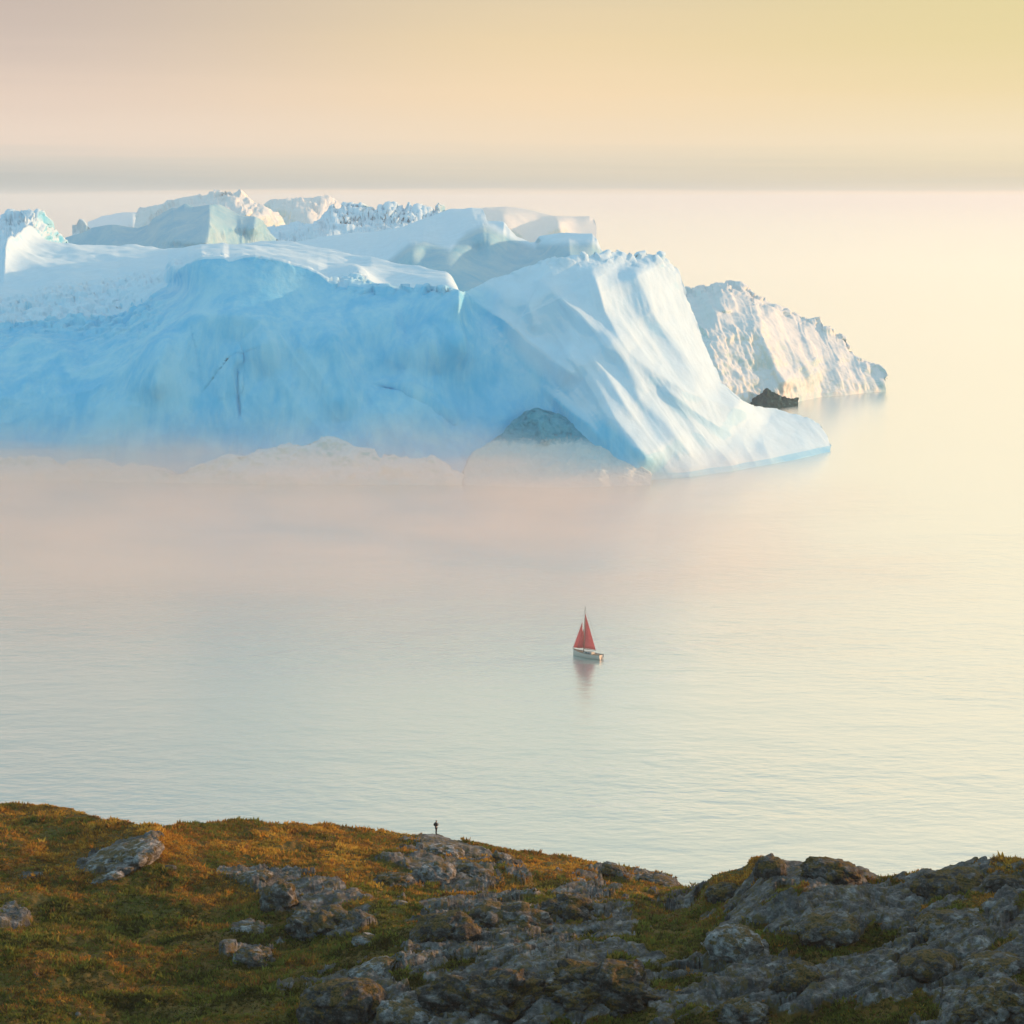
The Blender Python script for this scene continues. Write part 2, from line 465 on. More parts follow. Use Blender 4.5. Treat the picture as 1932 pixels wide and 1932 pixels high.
# second iceberg at the right -----------------------------------------------
topE = [(1255, 560, 1260), (1300, 547, 1270), (1336, 542, 1275), (1360, 535, 1275), (1372, 536, 1275), (1396, 536, 1275), (1414, 545, 1275), (1421, 560, 1275), (1455, 573, 1275),
        (1481, 586, 1275), (1512, 605, 1275), (1530, 602, 1275), (1548, 599, 1275), (1553, 617, 1275), (1561, 621, 1275), (1574, 623, 1275), (1578, 634, 1275), (1592, 636, 1275),
        (1602, 651, 1275), (1611, 674, 1270), (1643, 689, 1265), (1666, 700, 1260), (1671, 716, 1255)]
watE = [(1255, 1120), (1330, 1130), (1400, 1142), (1414, 1146), (1440, 1162), (1473, 1166), (1504, 1185), (1550, 1215), (1594, 1225), (1630, 1240), (1671, 1252)]
ctrlE = [(1320, 590, 1222), (1350, 570, 1226), (1368, 590, 1205), (1325, 628, 1178), (1340, 660, 1160), (1370, 660, 1170), (1400, 640, 1186), (1420, 600, 1215), (1370, 720, 1148), (1405, 700, 1168),
         (1430, 680, 1185), (1470, 640, 1222), (1480, 700, 1200), (1500, 720, 1195), (1520, 650, 1245), (1540, 700, 1228), (1580, 690, 1240), (1620, 705, 1248), (1440, 730, 1172)]
ridgesE = [
    ([(1360, 540), (1365, 565), (1371, 592)], 8, 14, 12, .15),
    ([(1358, 585), (1340, 605), (1318, 622)], 9, 10, 20, .15),
    ([(1414, 545), (1425, 580), (1440, 630), (1465, 700), (1494, 738)], 16, 20, 14, .12),
    ([(1440, 573), (1478, 625), (1516, 690), (1550, 722)], 14, 22, 16, .15),
    ([(1512, 607), (1528, 650), (1545, 690)], 9, 12, 12, .2),
    ([(1552, 605), (1562, 640), (1590, 690)], 7, 10, 14, .2),
    ([(1595, 640), (1606, 672), (1650, 700)], 6, 14, 14, .2),
]
def hoodE(U, V, G, r):
    d = (r < 1) * sstep(1480, 1400, U) * sstep(590, 640, V) * (.45 * ridged(G / np.array([7, 7, 24.]), 3, 5) + 1.1 * fbm(G / np.array([4, 4, 22.]), 3, 6))
    d = d + (r < 1) * .6 * fbm(np.stack([(U * .92 - V * .38) / 8., (U * .38 + V * .92) / 80., 0 * U], -1), 3, 22)
    f1, f2, val = cells(G / 5.5, 6)
    return d + np.exp(-((r - 1) / .06) ** 2) * (val - .4) * 4.
berg('iceberg', 'smaller cream-lit iceberg behind the spur tip, tapering right to a low point on open water',
     topE, watE, ctrlE, ridgesE, du=1.4, nr=170, back=70, kb=20, mat=M_ICE2, noise=(.9, 12.), flute=.7, hood=hoodE, seed=4)

# the block with the hollow greenish cliffs behind the crest -----------------
topB = [(440, 476, 1700), (470, 468, 1700), (560, 455, 1700), (630, 442, 1690), (700, 437, 1680), (760, 428, 1660), (800, 412, 1650), (850, 395, 1650), (890, 391, 1640), (912, 395, 1620), (918, 416, 1480),
        (951, 418, 1450), (962, 430, 1440), (975, 445, 1430), (1000, 459, 1430), (1010, 459, 1420), (1018, 447, 1400), (1060, 441, 1390), (1118, 440, 1370), (1127, 450, 1360), (1140, 480, 1350)]
watB = [(440, 1450), (700, 1300), (900, 1250), (1140, 1240)]
ctrlB = [(560, 480, 1480), (650, 490, 1400), (735, 485, 1350), (690, 470, 1460), (750, 460, 1410), (770, 452, 1400), (800, 448, 1400), (850, 460, 1370), (880, 432, 1420), (915, 420, 1440),
         (700, 540, 1310), (760, 540, 1305), (800, 500, 1318), (760, 500, 1322), (800, 475, 1345), (850, 540, 1290), (900, 470, 1370), (900, 540, 1290), (960, 480, 1380), (960, 560, 1285), (1010, 480, 1380), (1012, 540, 1300), (1050, 462, 1352), (1050, 540, 1290),
         (1110, 460, 1345), (1110, 540, 1285), (840, 425, 1520), (740, 440, 1560)]
ridgesB = [([(862, 452), (850, 480), (845, 530)], 4, 50, 26, .2), ([(1012, 455), (1011, 480), (1010, 520)], 8, 14, 10, .2), ([(1073, 443), (1074, 470), (1076, 500)], 7, 12, 8, .2),
           ([(950, 415), (975, 460), (1005, 500)], 12, 18, 26, .2)]
berg('iceberg', 'flat-topped iceberg with hollow grey-green cliffs and a long snow ramp, behind the blue wall',
     topB, watB, ctrlB, ridgesB, du=2.2, nr=110, back=140, kb=16, mat=M_ICE3, noise=(.7, 25.), flute=.5, seed=6,
     ice_at=lambda U, V, G: .95 * sstep(0, 14, V - np.interp(U, [440, 640, 690, 735, 770, 800, 850, 880, 915, 960, 1010, 1015, 1120, 1140], [600, 600, 520, 482, 454, 450, 464, 432, 418, 440, 462, 455, 452, 470])))

# domed cliff berg at the back left -------------------------------------------
topC = [(98, 457, 2120), (134, 444, 2120), (155, 439, 2120), (174, 429, 2120), (211, 423, 2110), (236, 427, 2110), (260, 430, 2110), (279, 423, 2105), (290, 411, 2100), (308, 401, 2100), (325, 392, 2100), (333, 394, 2100), (348, 385, 2100), (363, 391, 2100),
        (380, 388, 2100), (400, 386, 2100), (414, 385, 2110), (436, 397, 2110), (453, 407, 2110), (462, 407, 2110), (481, 409, 2110), (492, 416, 2120), (497, 432, 2130), (520, 452, 2150)]
watC = [(98, 2050), (300, 1980), (400, 1960), (440, 2000), (520, 2080)]
ctrlC = [(210, 450, 2070), (300, 440, 2030), (350, 420, 2040), (390, 420, 2026), (440, 430, 2060), (458, 440, 2078), (480, 430, 2070)]
ridgesC = [([(394, 380), (396, 415), (392, 470)], 22, 26, 9, .1), ([(484, 402), (487, 430), (486, 470)], 14, 12, 8, .1), ([(452, 396), (455, 430), (456, 470)], 8, 6, 10, .1), ([(325, 385), (330, 430), (330, 470)], 8, 10, 12, .2)]
berg('iceberg', 'domed iceberg at the back left with a teal cliff and one cream sunlit face',
     topC, watC, ctrlC, ridgesC, du=1.4, nr=80, back=160, kb=14, mat=M_ICE3, noise=(.8, 30.), flute=2., seed=8, ice_at=lambda U, V, G: .95 + 0 * U)

# far left ----------------------------------------------------------------
topD = [(-200, 440, 1750), (-60, 420, 1750), (0, 411, 1750), (12, 407, 1750), (16, 403, 1750), (21, 409, 1750), (44, 408, 1750), (51, 402, 1750), (60, 408, 1750), (65, 405, 1750), (70, 399, 1750), (77, 401, 1750), (79, 413, 1755), (86, 428, 1765), (98, 440, 1780), (120, 456, 1800)]
watD = [(-200, 1600), (0, 1600), (60, 1610), (120, 1700)]
ctrlD = [(-60, 450, 1680), (0, 450, 1660), (35, 440, 1670), (60, 430, 1710), (80, 450, 1720)]
ridgesD = [([(40, 412), (55, 430), (72, 446), (85, 460)], 26, 14, 14, .1), ([(0, 430), (20, 450), (30, 470)], 10, 14, 12, .2)]
def hoodD(U, V, G, r):
    f1, f2, val = cells(G / 7, 16)
    return np.exp(-((r - 1) / .12) ** 2) * (val - .3) * 6.
berg('iceberg', 'iceberg with small pinnacles and a bright white flank at the far left edge', topD, watD, ctrlD, ridgesD, du=1.2, nr=80, back=90, kb=12, mat=M_ICE, noise=(2., 14.), flute=1., hood=hoodD, seed=10)

# far rows ----------------------------------------------------------------
topF1 = [(255, 398, 2900), (302, 386, 2900), (337, 375, 2900), (372, 373, 2900), (381, 368, 2900), (414, 364, 2900), (418, 370, 2880), (425, 360, 2900), (434, 366, 2900), (448, 363, 2900), (455, 366, 2900), (460, 371, 2900), (471, 374, 2900), (478, 383, 2900), (495, 386, 2900),
         (510, 398, 2900), (520, 415, 2900), (530, 430, 2900)]
def hoodF(s, a=9, c=14):
    def f(U, V, G, r):
        f1, f2, val = cells(G / c, s)
        return sstep(.3, 1, r) * (r < 1.2) * (val - .4) * a + ridged(G / np.array([25, 25, 40.]), 3, s) * a * .35
    return f
berg('iceberg', 'white pinnacled iceberg poking above the horizon, right behind the domed teal-cliff berg', topF1, [(255, 2780), (420, 2740), (530, 2780)], [(420, 390, 2830), (350, 400, 2820), (490, 410, 2830)],
     [([(425, 362), (440, 385), (470, 410)], 30, 10, 16, .1)], du=1.4, nr=60, back=150, kb=10, mat=M_ICE2, noise=(3, 60.), flute=2, hood=hoodF(20, 8, 30), seed=12)
topF2 = [(498, 402, 3300), (507, 388, 3300), (513, 385, 3300), (530, 380, 3300), (560, 376, 3300), (583, 374, 3300), (604, 371, 3300), (614, 373, 3300), (622, 374, 3300), (626, 384, 3300), (640, 392, 3300), (660, 398, 3300)]
berg('iceberg', 'blue-shaded slab iceberg with a ragged foot, left of the row of ice pinnacles', topF2, [(498, 3100), (660, 3100)], [(560, 395, 3180), (610, 395, 3180)],
     [([(520, 396), (560, 398), (600, 400)], 30, 10, 10, .2)], du=1.6, nr=50, back=200, kb=8, mat=M_ICE2, noise=(3, 60.), flute=2, hood=hoodF(24, 8, 26), seed=14)
topF3 = [(480, 440, 2300), (540, 428, 2300), (600, 418, 2300), (615, 404, 2300), (630, 396, 2300), (660, 399, 2300), (700, 401, 2300), (760, 400, 2300), (800, 401, 2300), (830, 400, 2300), (870, 398, 2300), (900, 404, 2300)]
px3 = [588.7 + x * .17577 for x in (215, 320, 350, 410, 455, 520, 545, 600, 620, 700, 730, 790, 820, 880, 950, 1040, 1060, 1130, 1200, 1240, 1350, 1370)]
berg('iceberg', 'ragged row of thin ice pinnacles like broken teeth, just below the horizon', topF3, [(480, 2180), (900, 2180)], [(600, 430, 2220), (750, 425, 2215), (860, 430, 2240)],
     [], du=1.0, nr=70, back=130, kb=10, mat=M_ICE3, noise=(2., 20.), flute=3, jag=lambda u: spikes(u, px3, 12, 4., 5), hood=hoodF(28, 6, 14), seed=16)
topF4 = [(880, 398, 5200), (917, 392, 5200), (955, 390, 5200), (990, 395, 5200), (1043, 406, 5200), (1080, 408, 5200), (1113, 407, 5200), (1122, 413, 5200), (1125, 421, 5150)]
berg('iceberg', 'low pale tabular iceberg on the open water beyond, sloping down to the right', topF4, [(880, 4900), (1125, 4950)], [(950, 405, 5000), (1050, 412, 5000)], [], du=2., nr=40, back=500, kb=8, mat=M_ICE2, noise=(3, 90.), flute=2, seed=18)
topF5 = [(165, 418, 5600), (190, 408, 5600), (230, 402, 5600), (265, 400, 5600), (275, 391, 5600), (290, 387, 5600), (330, 386, 5600), (350, 390, 5600)]
berg('iceberg', 'faint low blue iceberg on the horizon, left of the domed berg', topF5, [(165, 5400), (350, 5400)], [(250, 410, 5450)], [], du=2., nr=30, back=600, kb=8, mat=M_ICE3, noise=(3, 90.), flute=2, seed=20)
topF6 = [(136, 424, 3900), (143, 422, 3900), (147, 415, 3900), (151, 412, 3900), (156, 415, 3900), (160, 421, 3900), (166, 428, 3900)]
berg('iceberg', 'tiny lone ice pinnacle between the far left berg and the domed berg', topF6, [(136, 3860), (166, 3860)], [], [], du=.8, nr=24, back=60, kb=6, mat=M_ICE3, noise=(3, 20.), flute=2, seed=22)

# ice block, pale below and dark teal above, at the foot of the spur -------------------------------------
topG = [(868, 906, 840), (880, 880, 846), (893, 852, 850), (925, 832, 855), (955, 812, 860), (975, 792, 866), (990, 776, 868), (1010, 768, 868), (1035, 772, 868), (1060, 782, 868), (1090, 797, 866), (1120, 812, 862), (1150, 835, 856), (1190, 868, 850), (1228, 898, 846)]
M_TEALICE, nt_, out_ = new_mat('teal_top_ice'); n_ = N(nt_)
pz = n_.pos(); fz = n_.noise(pz, .28, 6, .7, .4)
bz = n_('BsdfPrincipled', Base_Color=n_.mix(n_.mapr(n_.math('ADD', n_('SeparateXYZ', _0=pz).outputs[2], n_.math('MULTIPLY', fz, 9.)), 19., 23.), (.62, .72, .74, 1), n_.ramp(fz, [(.30, (.03, .18, .26, 1)), (.46, (.08, .36, .48, 1)), (.7, (.16, .47, .58, 1)), (.85, (.3, .6, .7, 1))])), Roughness=.5,
        Normal=n_('Bump', Strength=.8, Distance=1.5, Height=fz))
bz.inputs['Specular IOR Level'].default_value = .03; nt_.links.new(bz.outputs[0], out_.inputs[0])
berg('ice_block', 'dark blue-green ice block under the foot of the snowy spur, half hidden in mist', topG, [(868, 838), (962, 832), (1000, 830), (1100, 830), (1228, 836)], [], [([(990, 780), (1020, 800), (1030, 840)], 5, 10, 14, .1)],
     du=1.5, nr=90, back=26, kb=8, mat=M_TEALICE, noise=(1.2, 7.), flute=.8, seed=24, cat='ice block')
topM = [(-330, 862, 862), (-120, 868, 864), (0, 872, 864), (90, 866, 862), (160, 874, 860), (240, 882, 856), (296, 886, 852), (340, 890, 848), (380, 880, 850), (430, 863, 852), (480, 856, 852), (510, 852, 853), (545, 843, 854), (580, 831, 855), (620, 828, 855), (660, 835, 854), (700, 848, 853), (740, 856, 852), (780, 866, 850), (815, 868, 848), (845, 880, 845), (872, 903, 842)]
berg('ice_ledge', 'low pale ice ledge at the waterline under the blue wall, veiled by mist', topM, [(-330, 846), (0, 852), (296, 844), (580, 838), (872, 837)], [], [], du=2., nr=60, back=22, kb=8, mat=M_ICE2, noise=(2.4, 9.), flute=.8, seed=27, cat='ice ledge')
topH = [(1404, 770, 1142), (1418, 759, 1146), (1430, 747, 1150), (1440, 738, 1152), (1448, 735, 1154), (1456, 741, 1156), (1464, 740, 1157), (1474, 749, 1160), (1486, 751, 1162), (1506, 752, 1168)]
M_UNDERCUT, nt_, out_ = new_mat('undercut_shade'); n_ = N(nt_)  # near-black colour stands in for shade in the berg's undercut
pz = n_.pos(); fz = n_.noise(n_.scaled(pz, 1, 1, .3), .3, 5, .7, .4)
bz = n_('BsdfPrincipled', Base_Color=n_.ramp(fz, [(.3, (.008, .03, .036, 1)), (.58, (.018, .07, .08, 1)), (.66, (.10, .2, .21, 1)), (.8, (.4, .5, .5, 1))]), Roughness=.95,
        Normal=n_('Bump', Strength=.5, Distance=1.5, Height=fz))
bz.inputs['Specular IOR Level'].default_value = .03; nt_.links.new(bz.outputs[0], out_.inputs[0])
berg('ice_block', 'dark block coloured as shaded undercut at the waterline of the cream-lit berg at the right', topH, [(1404, 1128), (1440, 1134), (1506, 1162)], [], [], du=.8, nr=60, back=20, kb=6, mat=M_UNDERCUT, noise=(1., 5.), flute=.8, seed=26, cat='ice block')

# ------------------------------------------------------------------ sea
def build_sea():
    m, nt, out = new_mat('sea_water'); n = N(nt)
    pos = n.pos()
    sep = n('SeparateXYZ', _0=pos)
    near = n.mapr(sep.outputs[1], 300., 1400., 1., 0.)
    a = n.noise(n.scaled(pos, .20, .36, 0, (0, 0, R(20))), 1., 3, .5)
    b = n.noise(n.scaled(pos, .04, .075, 0, (0, 0, R(-14))), 1., 3, .5)
    c = n.noise(n.scaled(pos, .5, 1.1, 0, (0, 0, R(5))), 1., 2, .5)
    patch = n.mapr(n.noise(n.scaled(pos, .0035, .012, 0), 1., 3, .5), .35, .65, .35, 1.)
    h = n.math('ADD', n.math('MULTIPLY', a, .55), n.math('ADD', n.math('MULTIPLY', b, 1.6), n.math('MULTIPLY', c, .12)))
    st = n.math('MULTIPLY', n.math('MULTIPLY', near, patch), .42)
    bump = n('Bump', Strength=n.math('ADD', st, .02), Distance=1., Height=h)
    gl = n('BsdfGlossy', Color=(1, 1, 1, 1), Roughness=.26, Normal=bump)
    df = n('BsdfDiffuse', Color=(.32, .41, .35, 1), Normal=bump)
    fr = n('Fresnel', IOR=1.6, Normal=bump)
    fac = n.math('ADD', n.math('MULTIPLY', fr, .62), .48, clamp=True)
    mx = n('MixShader', _0=fac, _1=df, _2=gl)
    nt.links.new(mx.outputs[0], out.inputs[0])
    S = 60000
    ys = np.array([-3000, 0, 300, 800, 2000, 6000, 20000, S]); xs = np.array([-S, -15000, -3000, -600, 0, 600, 3000, 15000, S])
    X, Y = np.meshgrid(xs, ys)
    o = mesh_obj('sea', np.stack([X, Y, 0 * X], -1), grid_faces(len(ys), len(xs)), m)
    tag(o, kind='structure')
build_sea()

# ------------------------------------------------------------------ hillside
topL = [(-1700, 1480, 200), (-620, 1500, 220), (-300, 1510, 222), (0, 1520, 225), (60, 1520, 225), (130, 1525, 222), (200, 1548, 215), (290, 1560, 208), (320, 1560, 212), (380, 1556, 222), (440, 1548, 226), (560, 1553, 228), (640, 1560, 230), (740, 1572, 231), (810, 1577, 231),
        (870, 1587, 231), (960, 1605, 231), (1060, 1614, 231), (1150, 1632, 230), (1230, 1645, 228), (1265, 1655, 225), (1292, 1675, 214), (1320, 1676, 198), (1345, 1655, 192), (1400, 1640, 190), (1420, 1622, 188), (1455, 1614, 186), (1490, 1627, 185), (1560, 1622, 183),
        (1620, 1637, 181), (1670, 1657, 180), (1710, 1647, 178), (1780, 1634, 176), (1850, 1620, 174), (1932, 1618, 172), (2060, 1580, 174), (2200, 1500, 176), (2400, 1440, 178), (2600, 1420, 175), (3700, 1430, 165)]  # unseen hill right of the frame, raised to shade the lower slope
ctrlL = [(-400, 1700, 185), (-400, 1960, 148), (0, 1600, 205), (0, 1700, 186), (0, 1800, 170), (0, 1960, 149), (250, 1620, 200), (250, 1700, 188), (250, 1800, 171), (250, 1960, 148), (500, 1650, 200), (500, 1720, 186), (500, 1800, 172), (500, 1960, 147),
         (640, 1670, 192), (640, 1760, 176), (800, 1640, 207), (800, 1700, 190), (760, 1820, 160), (800, 1960, 143), (1000, 1680, 196), (1000, 1740, 176), (1000, 1820, 156), (1000, 1960, 140), (1200, 1690, 200), (1200, 1740, 178), (1200, 1850, 152), (1200, 1960, 139),
         (1400, 1700, 176), (1400, 1780, 162), (1400, 1960, 138), (1600, 1700, 170), (1600, 1800, 156), (1600, 1960, 136), (1800, 1700, 163), (1800, 1800, 150), (1800, 1960, 133), (2100, 1700, 156), (2100, 1960, 128), (2500, 1600, 150), (2500, 1960, 120), (3600, 1650, 128), (3600, 1960, 95), (-1600, 1700, 165), (-1600, 1960, 130)]
# (u, v, ru, rv, angle deg, strength): where bare rock shows
ROCKZ = [(225, 1615, 95, 22, -22, 1), (200, 1645, 40, 12, -15, .8), (20, 1735, 45, 28, 0, .6), (70, 1655, 45, 12, 0, .5), (850, 1600, 70, 20, 12, 1), (830, 1645, 110, 30, 10, 1), (960, 1640, 50, 16, 35, .8), (620, 1715, 110, 60, 25, 1), (480, 1665, 60, 16, 5, .9),
         (525, 1700, 40, 40, 0, .9), (470, 1760, 60, 24, 10, .8), (475, 1808, 60, 26, 0, .8), (690, 1778, 40, 14, 0, .7), (950, 1745, 200, 50, 5, 1), (1130, 1730, 90, 50, 25, .9), (1050, 1850, 300, 80, 5, 1.1), (680, 1890, 130, 55, 15, 1), (900, 1930, 160, 50, 0, .8),
         (1560, 1710, 300, 75, 5, 1.2), (1480, 1640, 90, 40, 0, 1), (1600, 1650, 90, 30, 8, 1), (1800, 1650, 140, 40, -8, 1), (1850, 1740, 160, 60, -8, 1), (1700, 1840, 260, 70, -10, 1), (1400, 1860, 200, 80, 0, .95), (1860, 1900, 120, 50, 0, 1), (1560, 1900, 160, 40, 0, .6),
         (1090, 1665, 30, 8, 0, .7), (1155, 1650, 50, 12, 15, .7), (1240, 1660, 60, 14, 12, .8), (2200, 1750, 350, 200, 0, 1)]
MOSSZ = [(600, 1910, 10, 10, 0, 0), (880, 1818, 70, 12, 0, .9), (1510, 1795, 80, 14, 10, .9), (1800, 1725, 60, 18, -15, .8), (1480, 1690, 60, 10, 25, .6), (1260, 1800, 120, 12, 10, .7), (1560, 1720, 50, 10, -40, .6), (1640, 1770, 90, 12, -35, .6), (1640, 1660, 60, 12, 10, .6)]
def zones(U, V, Z):
    m = np.zeros(np.shape(U))
    for u, v, a, b, th, s in Z:
        c, d = math.cos(R(th)), math.sin(R(th)); x = (U - u) * c + (V - v) * d; y = -(U - u) * d + (V - v) * c
        m = np.maximum(m, s * np.exp(-((x / a) ** 2 + (y / b) ** 2) ** 1.5 * .9))
    return m

usL = np.concatenate([np.arange(-1700, -620, 16.), np.arange(-620, -60, 6.), np.arange(-60, 1990, 2.1), np.arange(1990, 2600, 6.), np.arange(2600, 3700, 16.)])
vtL, DtL = lerp_line(usL, topL)
fL = tps([tuple(p) for p in np.asarray(topL)[::2]] + ctrlL)
NR = 250
tL = np.linspace(0, 1, NR)[:, None] ** .92
UL = np.broadcast_to(usL, (NR, len(usL))).copy(); VL = 1985 + (vtL - 1985) * tL
DL = fL(UL, VL)
DL = DL + (DtL - DL[-1])[None] * np.clip(1 - (1 - tL) * 6, 0, 1)
GL = P(UL, VL, DL)
rk = zones(UL, VL, ROCKZ)
ms = zones(UL, VL, MOSSZ)
_c, _s = math.cos(R(38)), math.sin(R(38))
qs = np.stack([(GL[..., 0] * _c + GL[..., 1] * _s) / 13., (-GL[..., 0] * _s + GL[..., 1] * _c) / 2.3, GL[..., 2] / 6.], -1) + .25 * fbm(GL / 6., 3, 87)[..., None]
fiss = ridged(qs, 3, 88)
nzz = fbm(GL / 5.0, 4, 3)
rk = sstep(.38, .50, rk + .26 * nzz + .20 * fbm(GL / 1.6, 4, 9) - .7 * ms - .40 * sstep(.55, -.1, fiss))
# relief
dz = 1.0 * fbm(GL * np.array([1, 1, .4]) / 14., 4, 21)
q = GL.copy(); th = R(28); q = np.stack([q[..., 0] * math.cos(th) - q[..., 2] * math.sin(th), q[..., 1], q[..., 0] * math.sin(th) + q[..., 2] * math.cos(th)], -1)
w3 = np.stack([fbm(GL / 5, 3, 41), fbm(GL / 5, 3, 42), fbm(GL / 5, 3, 43)], -1)
f1, f2, val = cells(q / np.array([4.8, 3.2, 2.6]) + w3 * .35, 5)
g1, g2, val2 = cells(q / np.array([1.7, 1.2, 1.0]) + w3 * .5, 6)
qr = np.stack([GL[..., 0] * _c + GL[..., 1] * _s, -GL[..., 0] * _s + GL[..., 1] * _c, GL[..., 2]], -1) + .5 * w3
rock_h = 1.25 * facets(qr / np.array([7.5, 4.0, 5.]), 5) + .6 * facets(qr / np.array([3.2, 1.5, 2.]), 6) + .28 * facets(qr / np.array([1.2, .65, .8]), 7) + .5 * fiss + .09 * fbm(q / .6, 3, 19) + .5
tun_h = .55 * fbm(GL / 4., 4, 51) + .28 * np.abs(fbm(GL / 1.3, 3, 52)) + .08 * fbm(GL / .4, 2, 53)
soft = np.clip(rk, 0, 1)
lim = .35 + .65 * sstep(0, .08, 1 - tL)
GL[..., 2] += (dz * .8 + soft * rock_h * 1.0 + (1 - soft) * tun_h) * lim * np.where(UL > 1300, 1.0, .85)
# beyond the crest: falls to the sea; towards the camera: climbs to the viewpoint
s = np.linspace(0, 1, 26)[1:, None]
T = GL[-1]
bx = T[None, :, 0] * (1 + .1 * s); by = T[None, :, 1] + 75 * s; bz = T[None, :, 2] - (T[None, :, 2] + 4) * (.8 * s + .2 * s ** 2)
BK = np.stack([bx, by, bz], -1); BK[..., 2] += 1.2 * fbm(BK / 7, 4, 61) * s
s2 = np.linspace(0, 1, 40)[:-1, None]
Bt = GL[0]
ax = Bt[None, :, 0] * 1.0; ex = ax * (1 + .0 * s2)
fy = -60 + (Bt[None, :, 1] + 60) * s2
zl = 118.0 - np.clip(fy, 0, None) / Bt[None, :, 1] * (118.0 - Bt[None, :, 2]) - 5 * np.sin(np.pi * np.clip(fy / Bt[None, :, 1], 0, 1))
FR = np.stack([ex + 0 * fy, fy, zl], -1); FR[..., 2] += .8 * fbm(FR / 9, 3, 62) * np.sin(np.pi * s2)
GLF = np.concatenate([FR, GL, BK], 0)
rkF = np.concatenate([np.zeros(FR.shape[:2]) + .3, rk, rk[-1][None] + 0 * BK[..., 0]], 0)

def hill_mat():
    m, nt, out = new_mat('tundra_hillside'); n = N(nt)
    pos = n.pos()
    at = n('Attribute', {'attribute_name': 'rock'}).outputs['Fac']
    e = n.noise(pos, 1.1, 5, .65)
    f = n.mapr(n.math('ADD', at, n.math('MULTIPLY', n.math('SUBTRACT', e, .5), 1.1)), .38, .62)
    big = n.noise(pos, .07, 4, .6); mid = n.noise(pos, .45, 5, .65); fine = n.noise(pos, 2.6, 4, .7)
    t1 = n.ramp(mid, [(.30, (.030, .030, .010, 1)), (.42, (.085, .060, .014, 1)), (.52, (.16, .085, .018, 1)), (.62, (.21, .115, .022, 1)), (.75, (.11, .10, .018, 1))])
    t2 = n.ramp(fine, [(.30, (.035, .033, .010, 1)), (.5, (.13, .085, .018, 1)), (.7, (.24, .12, .025, 1))])
    tun = n.mix(.5, t1, t2)
    tun = n.mix(n.mapr(big, .42, .62), tun, n.mix(.45, tun, (.085, .10, .020, 1)))
    r1 = n.noise(pos, .9, 6, .7); r2 = n.noise(pos, 5., 4, .7); r3 = n.noise(n.scaled(pos, .25, .8, 1.5, (0, R(28), 0)), 1., 5, .7)
    rc = n.ramp(r1, [(.34, (.035, .032, .029, 1)), (.44, (.095, .089, .083, 1)), (.53, (.165, .158, .15, 1)), (.64, (.32, .31, .30, 1))])
    rc = n.mix(n.mapr(r3, .35, .65), n.mix(.75, rc, (.05, .05, .052, 1)), rc)
    rc = n.mix(n.math('MULTIPLY', n.mapr(r2, .55, .7), .5), rc, (.30, .30, .29, 1))
    lich = n.mapr(n.noise(pos, 1.1, 6, .75), .50, .58)
    rc = n.mix(n.math('MULTIPLY', lich, .75), rc, (.11, .082, .022, 1))
    col = n.mix(f, tun, rc)
    hh = n.math('ADD', n.math('MULTIPLY', r1, .6), n.math('ADD', n.math('MULTIPLY', fine, .35), n.math('MULTIPLY', r2, .2)))
    bump = n('Bump', Strength=.9, Distance=.4, Height=hh)
    b = n('BsdfPrincipled', Base_Color=col, Roughness=.85, Normal=bump)
    b.inputs['Specular IOR Level'].default_value = .2
    nt.links.new(b.outputs[0], out.inputs[0])
    return m
M_HILL = hill_mat()
hill = mesh_obj('hillside', GLF, grid_faces(GLF.shape[0], len(usL)), M_HILL, attrs={'rock': rkF.ravel()})
tag(hill, kind='structure')

def ground_at(u, v):
    j = int(np.argmin(np.abs(usL - u)))
    i = int(np.argmin(np.abs(VL[:, j] - v)))
    return GL[i, j]

# ------------------------------------------------------------------ rocks
def rock_mat(name, dark, midc, light, lichen=.6, warm=0.):
    m, nt, out = new_mat(name); n = N(nt)
    pos = n.pos()
    r1 = n.noise(pos, 1.1, 6, .7); r2 = n.noise(pos, 5., 4, .7); r3 = n.noise(n.scaled(pos, .35, .9, 2.0, (0, R(28), 0)), 1., 5, .7)
    rc = n.ramp(r1, [(.34, tuple(c * .6 for c in dark[:3]) + (1,)), (.45, dark), (.53, midc), (.66, light)])
    rc = n.mix(n.mapr(r3, .38, .62), n.mix(.7, rc, dark), rc)
    rc = n.mix(n.math('MULTIPLY', n.mapr(r2, .55, .72), .5), rc, light)
    li = n.mapr(n.noise(pos, 1.9, 5, .7), .56, .66)
    rc = n.mix(n.math('MULTIPLY', li, lichen), rc, (.15, .09, .02, 1))
    ms_ = n.mapr(n.math('ADD', n.noise(pos, .8, 5, .7), n.math('MULTIPLY', n('SeparateXYZ', _0=nt.nodes.new('ShaderNodeNewGeometry').outputs['Normal']).outputs[2], .10)), .55, .61)
    rc = n.mix(n.math('MULTIPLY', ms_, .85), rc, n.mix(n.mapr(r2, .4, .6), (.05, .045, .012, 1), (.17, .10, .02, 1)))
    bump = n('Bump', Strength=.9, Distance=.35, Height=n.math('ADD', r1, n.math('MULTIPLY', r2, .45)))
    b = n('BsdfPrincipled', Base_Color=rc, Roughness=.85, Normal=bump); b.inputs['Specular IOR Level'].default_value = .2
    nt.links.new(b.outputs[0], out.inputs[0])
    return m
M_PALE = rock_mat('pale_rock', (.14, .137, .133, 1), (.32, .315, .31, 1), (.52, .515, .51, 1), .4)
M_DARK = rock_mat('dark_rock', (.04, .037, .034, 1), (.10, .094, .088, 1), (.25, .24, .23, 1), .6)
M_GREY = rock_mat('grey_rock', (.07, .065, .06, 1), (.17, .162, .153, 1), (.36, .35, .335, 1), .65)

